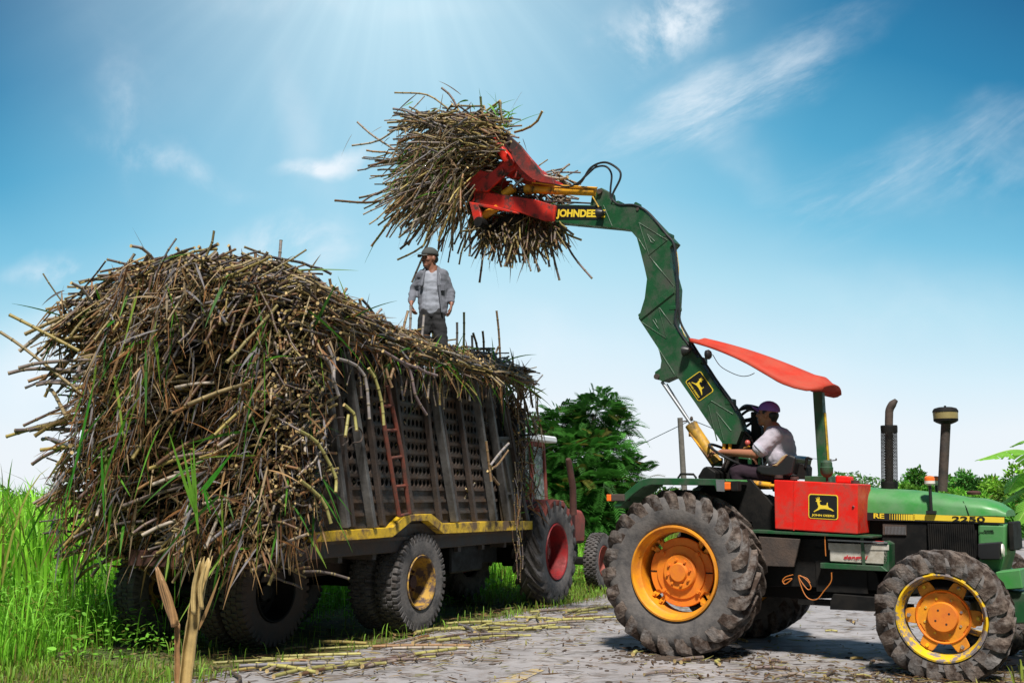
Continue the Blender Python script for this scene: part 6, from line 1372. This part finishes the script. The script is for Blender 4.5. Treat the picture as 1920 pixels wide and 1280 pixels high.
def hand(mb, wrist, dirv, palm_n, curl, thumb_side, s=1.):
    """palm + four unequal bent fingers + thumb"""
    d = Vector(dirv).normalized(); nrm = Vector(palm_n).normalized(); nrm = (nrm-d*nrm.dot(d)).normalized(); a = d.cross(nrm)*thumb_side
    w = Vector(wrist)
    for k in range(4): off = a*(.027-.018*k)*s; capsule(mb, w+d*.01*s+off*.6, w+d*.085*s+off, .016*s, .0125*s)
    for k, L_ in enumerate((.070, .080, .074, .058)):
        p = w+d*.088*s+a*(.030-.0205*k)*s; dd = d.copy(); r = .0095*s
        for j in range(3):
            ang = curl*(1+.12*k)*(.7+.3*j); dd = (dd*cos(ang)+nrm*sin(ang)).normalized(); nn = (nrm*cos(ang)-dd*0).normalized(); q = p+dd*L_*(.45, .30, .25)[j]*s; capsule(mb, p, q, r, r*.9, 10); p = q; r *= .9
            nrm_k = nrm
    p = w+d*.025*s+a*.032*s; q = p+(d*.55+a*.6+nrm*.35).normalized()*.042*s; capsule(mb, p, q, .013*s, .011*s, 10); capsule(mb, q, q+(d*.8+nrm*.5).normalized()*.034*s, .011*s, .009*s, 10)
# ---- driver, sitting, facing the rear of the tractor (local -x)
dr = thing('person', 'seated man in a purple cap and pale lilac polo shirt driving the green tractor', 'person', loc=TR.o+TR.u*P3(1465, 890, CY).x+TR.v*CY+Vector((0, 0, P3(1465, 890, CY).z)), rz=TR.rz)
DO = Vector((P3(1465, 890, CY).x, CY, P3(1465, 890, CY).z))
def D(px, py, y): return P3(px, py, y)-DO
def driver():
    body = MB(); hc = D(1439, 777, CY); place = head(hc, pi, rad(-8)*1, body)
    neck = D(1450, 803, CY); chest = D(1460, 828, CY); waist = D(1467, 862, CY); hip = D(1470, 884, CY)
    chain(body, [neck, chest, waist, hip], [.075, .125, .12, .13])
    sn, sf = D(1452, 816, CY-.17), D(1452, 816, CY+.17); en = D(1416, 851, CY-.22); wn = D(1352, 847, CY-.16); ef = D(1436, 860, CY+.22); wf = D(1424, 876, CY+.08)
    chain(body, [sn, en, (en+wn)/2, wn], [.058, .044, .040, .027]); chain(body, [sf, ef, wf], [.058, .044, .03]); chain(body, [sn, sf], [.06, .06])
    hand(body, wn, (-1, .15, -.05), (0, 0, -1), .55, 1); hand(body, wf, (-.3, -.1, .6), (-1, 0, 0), .5, -1)
    kn, kf = D(1382, 884, CY-.16), D(1382, 884, CY+.16); hn, hf = D(1462, 894, CY-.11), D(1462, 894, CY+.11)
    for k_, h_ in ((kn, hn), (kf, hf)): chain(body, [h_, k_, k_+Vector((.08, 0, -.38))], [.085, .06, .042]); f_ = k_+Vector((.08, 0, -.41)); chain(body, [f_, f_+Vector((-.17, 0, -.03))], [.042, .035])
    b = blob('body', body, 'skin', dr, .007, 2)
    sh = MB(); chain(sh, [neck+Vector((.01, 0, -.04)), chest+Vector((.0, 0, 0)), waist, hip+Vector((0, 0, .04))], [.085, .155, .145, .15]); chain(sh, [chest+Vector((-.01, -.08, .04)), waist+Vector((-.02, -.07, 0))], [.11, .11]); chain(sh, [chest+Vector((-.01, .08, .04)), waist+Vector((-.02, .07, 0))], [.11, .11])
    se, sfe = sn.lerp(en, .72), sf.lerp(ef, .72); chain(sh, [sn+Vector((0, .02, .01)), se], [.08, .078]); chain(sh, [sf+Vector((0, -.02, .01)), sfe], [.08, .078]); chain(sh, [sn+Vector((0, .03, .0)), sf+Vector((0, -.03, .0))], [.085, .085])
    s = blob('shirt', sh, 'shirt', b, .009, 3, .010)
    MB().tube([se.lerp(sn, .12), se.lerp(en, .16)], [.0825, .083], 24).build('sleeve_hem', 'hem', s, smooth=True)
    MB().tube([neck+Vector((.005, 0, -.035)), neck+Vector((-.0, 0, .018))], [.088, .072], 20, cap=False).build('collar', 'shirt', s, smooth=True)
    tr = MB()
    for k_, h_ in ((kn, hn), (kf, hf)): chain(tr, [h_, k_, k_+Vector((.07, 0, -.34))], [.108, .082, .065])
    chain(tr, [hip+Vector((0, -.07, 0)), hip+Vector((0, .07, 0))], [.135, .135]); blob('trousers', tr, 'trous', b, .01, 3, .006)
    for k_ in (kn, kf): f_ = k_+Vector((.08, 0, -.43)); m = MB(); chain(m, [f_, f_+Vector((-.18, 0, -.03))], [.05, .042]); blob('shoe', m, 'blackp', b, .01, 2)
    c = MB(); c.ell((-.012, 0, .045), (.112, .090, .092)); c.v = [(x, y, max(z, .034)) for x, y, z in c.v]
    capb = place(c)
    crown = blob('cap', capb, 'cap', b, .007, 2)
    m = MB(); n_ = 12
    vs = []
    for i in range(n_+1):
        t = -1+2*i/n_
        for j in range(5): q = j/4; vs.append((.070+.095*q*(1-.35*t*t)+.0, .072*t*(1-.25*q), .040+.030*q-.020*t*t))
    m.add(vs, [(i*5+j, i*5+j+1, (i+1)*5+j+1, (i+1)*5+j) for i in range(n_) for j in range(4)]); o = place(m).build('cap_peak', 'cap', crown, smooth=True); so = o.modifiers.new('s', 'SOLIDIFY'); so.thickness = .006
    hr = MB(); hr.ell((-.052, 0, .0), (.062, .073, .055)); hr.v = [(min(x, -.02), y, z) for x, y, z in hr.v]; capsule(hr, (-.06, 0, -.045), (-.06, 0, -.02), .042, .052); hr.box((-.02, -.079, .0), (.03, .079, .035)); hb_ = place(hr); blob('hair', hb_, 'hair', b, .008, 1)
    for s_ in (-1, 1): e = MB(); e.ell((.073, s_*.032, .008), (.010, .014, .006)); place(e).build('eye', 'hair', b, smooth=True); e = MB(); capsule(e, (.079, s_*.018, .027), (.072, s_*.046, .027), .004, .003, 8); place(e).build('eyebrow', 'hair', b, smooth=True)
driver()
# ---- man on the load, facing the camera, looking left
MF = Frame((0, 12.2), 90)
def Q(px, py, y=0): x, z = MF.T(px, py, y); return Vector((x, y, z))
mo = Q(808, 660)
mn_ = thing('person', 'man in grey cap and open grey work shirt standing on the cane load', 'person', loc=(mo.x, 12.2, mo.z))
def Dm(px, py, y=0): return Q(px, py, y)-mo
def man():
    b_ = MB(); hc = Dm(805, 485, -.03); place = head(hc, rad(-138), 0, b_)
    neck = Dm(811, 502, .0); chest = Dm(811, 530); waist = Dm(809, 570); hip = Dm(809, 592)
    chain(b_, [neck, chest, waist, hip], [.058, .085, .08, .085])
    sl, sr = Dm(792, 516), Dm(831, 515); el, er = Dm(775, 545, .05), Dm(844, 545, .04); wl, wr = Dm(771, 568, -.10), Dm(847, 569, -.05)
    chain(b_, [sl, el, wl], [.055, .042, .027]); chain(b_, [sr, er, wr], [.055, .042, .027]); chain(b_, [sl, sr], [.055, .055])
    hand(b_, wr, (-.15, -.15, -1), (-1, 0, 0), .30, 1, 1.02); hand(b_, wl, (.1, -.2, -1), (1, 0, 0), .75, -1, 1.02)
    lg = [(Dm(799, 600), Dm(792, 640, -.05), Dm(776, 690, .0)), (Dm(820, 600), Dm(829, 648, -.04), Dm(831, 705, .05))]
    for h_, k_, a_ in lg: chain(b_, [h_, k_, a_], [.08, .055, .04]); chain(b_, [a_, a_+Vector((0, -.15, -.03))], [.04, .035])
    b = blob('body', b_, 'skin2', mn_, .007, 2)
    t = MB(); chain(t, [neck+Vector((0, 0, -.05)), chest, waist, Dm(810, 582)], [.06, .11, .115, .12]); chain(t, [Dm(804, 520), Dm(803, 578)], [.09, .095]); chain(t, [Dm(818, 520), Dm(817, 578)], [.09, .095]); blob('tshirt', t, 'tee', b, .009, 3, .010)
    j = MB()
    for s, e, w in ((sl, el, wl), (sr, er, wr)): chain(j, [s, e, e.lerp(w, .82)], [.066, .052, .044])
    chain(j, [sl+Vector((.02, 0, .0)), Dm(793, 560, .0), Dm(793, 583, .0)], [.07, .062, .055]); chain(j, [sr-Vector((.02, 0, 0)), Dm(829, 560, .0), Dm(830, 586, .0)], [.07, .065, .06]); chain(j, [Dm(796, 512, .03), Dm(803, 503, .03)], [.05, .035]); chain(j, [Dm(826, 512, .03), Dm(819, 503, .03)], [.055, .035])
    chain(j, [Dm(802, 520, .09), Dm(802, 582, .09)], [.08, .085]); chain(j, [Dm(820, 520, .09), Dm(820, 582, .09)], [.08, .085]); chain(j, [Dm(794, 514, .05), Dm(829, 514, .05)], [.062, .062])
    jk = blob('work_shirt', j, 'jacket', b, .009, 2, .014)
    m = MB(); capsule(m, Dm(797, 505, -.06), Dm(790, 535, -.10), .014, .02); capsule(m, Dm(821, 504, -.06), Dm(823, 535, -.12), .014, .02); capsule(m, Dm(823, 535, -.12), Dm(829, 585, -.11), .016, .014); blob('shirt_placket', m, 'jacket', jk, .008, 2)
    m = MB(); m.box(tuple(Dm(824, 545, -.095)), tuple(Dm(834, 533, -.075))); m.build('pocket', 'jacket', jk, bevel=.005)
    tr = MB()
    for h_, k_, a_ in lg: chain(tr, [h_+Vector((0, 0, .02)), k_, a_], [.098, .075, .062])
    chain(tr, [Dm(803, 588), Dm(817, 588)], [.105, .105]); blob('trousers', tr, 'jeans', b, .009, 2, .010)
    for _, _, a_ in lg: m = MB(); chain(m, [a_+Vector((0, .02, -.03)), a_+Vector((0, -.18, -.05))], [.05, .042]); blob('shoe', m, 'blackp', b, .01, 2)
    c = MB(); c.ell((-.010, 0, .050), (.112, .090, .088)); c.v = [(x, y, max(z, .034)) for x, y, z in c.v]; cp = blob('cap', place(c), 'cap2', b, .007, 2)
    m = MB(); vs = []; n_ = 12
    for i in range(n_+1):
        t_ = -1+2*i/n_
        for k in range(5): q = k/4; vs.append((.075+.085*q*(1-.35*t_*t_), .074*t_*(1-.25*q), .040-.012*q-.018*t_*t_))
    m.add(vs, [(i*5+k, i*5+k+1, (i+1)*5+k+1, (i+1)*5+k) for i in range(n_) for k in range(4)]); o = place(m).build('cap_peak', 'cap2', cp, smooth=True); so = o.modifiers.new('s', 'SOLIDIFY'); so.thickness = .006
    hr = MB(); hr.ell((-.04, 0, -.002), (.075, .079, .06)); hr.v = [(min(x, .02), y, z) for x, y, z in hr.v]; blob('hair', place(hr), 'hair', b, .008, 1)
    for s_ in (-1, 1): e = MB(); e.ell((.073, s_*.032, .008), (.010, .014, .006)); place(e).build('eye', 'hair', b, smooth=True); e = MB(); capsule(e, (.079, s_*.018, .027), (.072, s_*.046, .027), .004, .003, 8); place(e).build('eyebrow', 'hair', b, smooth=True)
    e = MB(); capsule(e, (.092, -.018, -.040), (.092, .018, -.040), .005, .005, 8); place(e).build('moustache', 'hair', b, smooth=True)
man()
# ------------------------------------------------------------------ a label of its own for every single stalk
def relabel():
    from collections import defaultdict
    cd = camo.matrix_world if False else None
    def scr(p):
        y = p.y*cos(PITCH)+(p.z-CAMH)*sin(PITCH); return (960+FPX*p.x/y, 640-FPX*(-(p.y)*sin(PITCH)+(p.z-CAMH)*cos(PITCH))/y)
    def colour(c):
        r, g_, b = c
        if r > .3 and b < .6*r*.9 and g_ > .7*r: return 'yellow'
        if r < .16: return 'dark'
        if b < .55*r: return 'brown'
        if b > .95*g_: return 'grey'
        return 'tan'
    cls = defaultdict(list)
    for o, grp, P, col, lab in REC:
        if grp is None: continue
        c = P[len(P)//2]; x, y = scr(c); L_ = sum((b-a).length for a, b in zip(P, P[1:])); g0 = grp
        ln = 'short' if L_ < .4 else ('long' if L_ > .9 else 'medium')
        if 'road' in g0: tail = 'on the road '+('left of the trailer' if x < 560 else 'left of the trailer wheel' if x < 700 else 'before the trailer wheel' if x < 850 else 'right of the trailer wheel' if x < 980 else 'before the red tractor' if x < 1110 else 'before the big wheel' if x < 1350 else 'under the green tractor')
        elif 'hanging' in g0: tail = 'dangling on the wall '+('left of the ladder' if x < 725 else 'by the ladder' if x < 790 else 'near its front')
        elif 'standing' in g0: tail = 'sticking up '+('from the rear hump' if x < 560 else 'left of the man' if x < 740 else 'beside the man' if x < 860 else 'right of the man')
        elif 'jutting' in g0: tail = 'poking from the left flank '+('near its top' if y < 620 else 'at mid height' if y < 780 else 'low down')
        elif 'bundle' in g0: tail = 'from the grappled bundle '+('leftward' if x < 770 and y < 400 else 'upward' if y < 260 else 'downward below the claw' if x > 870 else 'down above the man')
        else: tail = 'on the back face '+('near the top' if y < 700 else 'at mid height' if y < 860 else 'near the bottom')+(' left' if x < 300 else ' right' if x > 430 else ' centre')
        cls[(ln, colour(col), tail)].append((x, o))
    ordn = ['leftmost', 'second from left', 'third from left', 'fourth from left', 'fifth from left', 'sixth from left', 'seventh from left', 'eighth from left', 'ninth from left', 'tenth from left', 'eleventh from left', 'twelfth from left', 'thirteenth from left', 'fourteenth from left', 'fifteenth from left']
    for (ln, c, tail), lst in cls.items():
        lst.sort(key=lambda t: t[0])
        for i, (x, o) in enumerate(lst):
            s_ = '%s %s stalk %s' % (ln, c, tail)
            if len(lst) > 1: s_ += ', '+(ordn[i] if i < len(lst)-1 and i < 15 else 'rightmost')
            o['label'] = s_
relabel()
print('individual stalks', NIND[0])
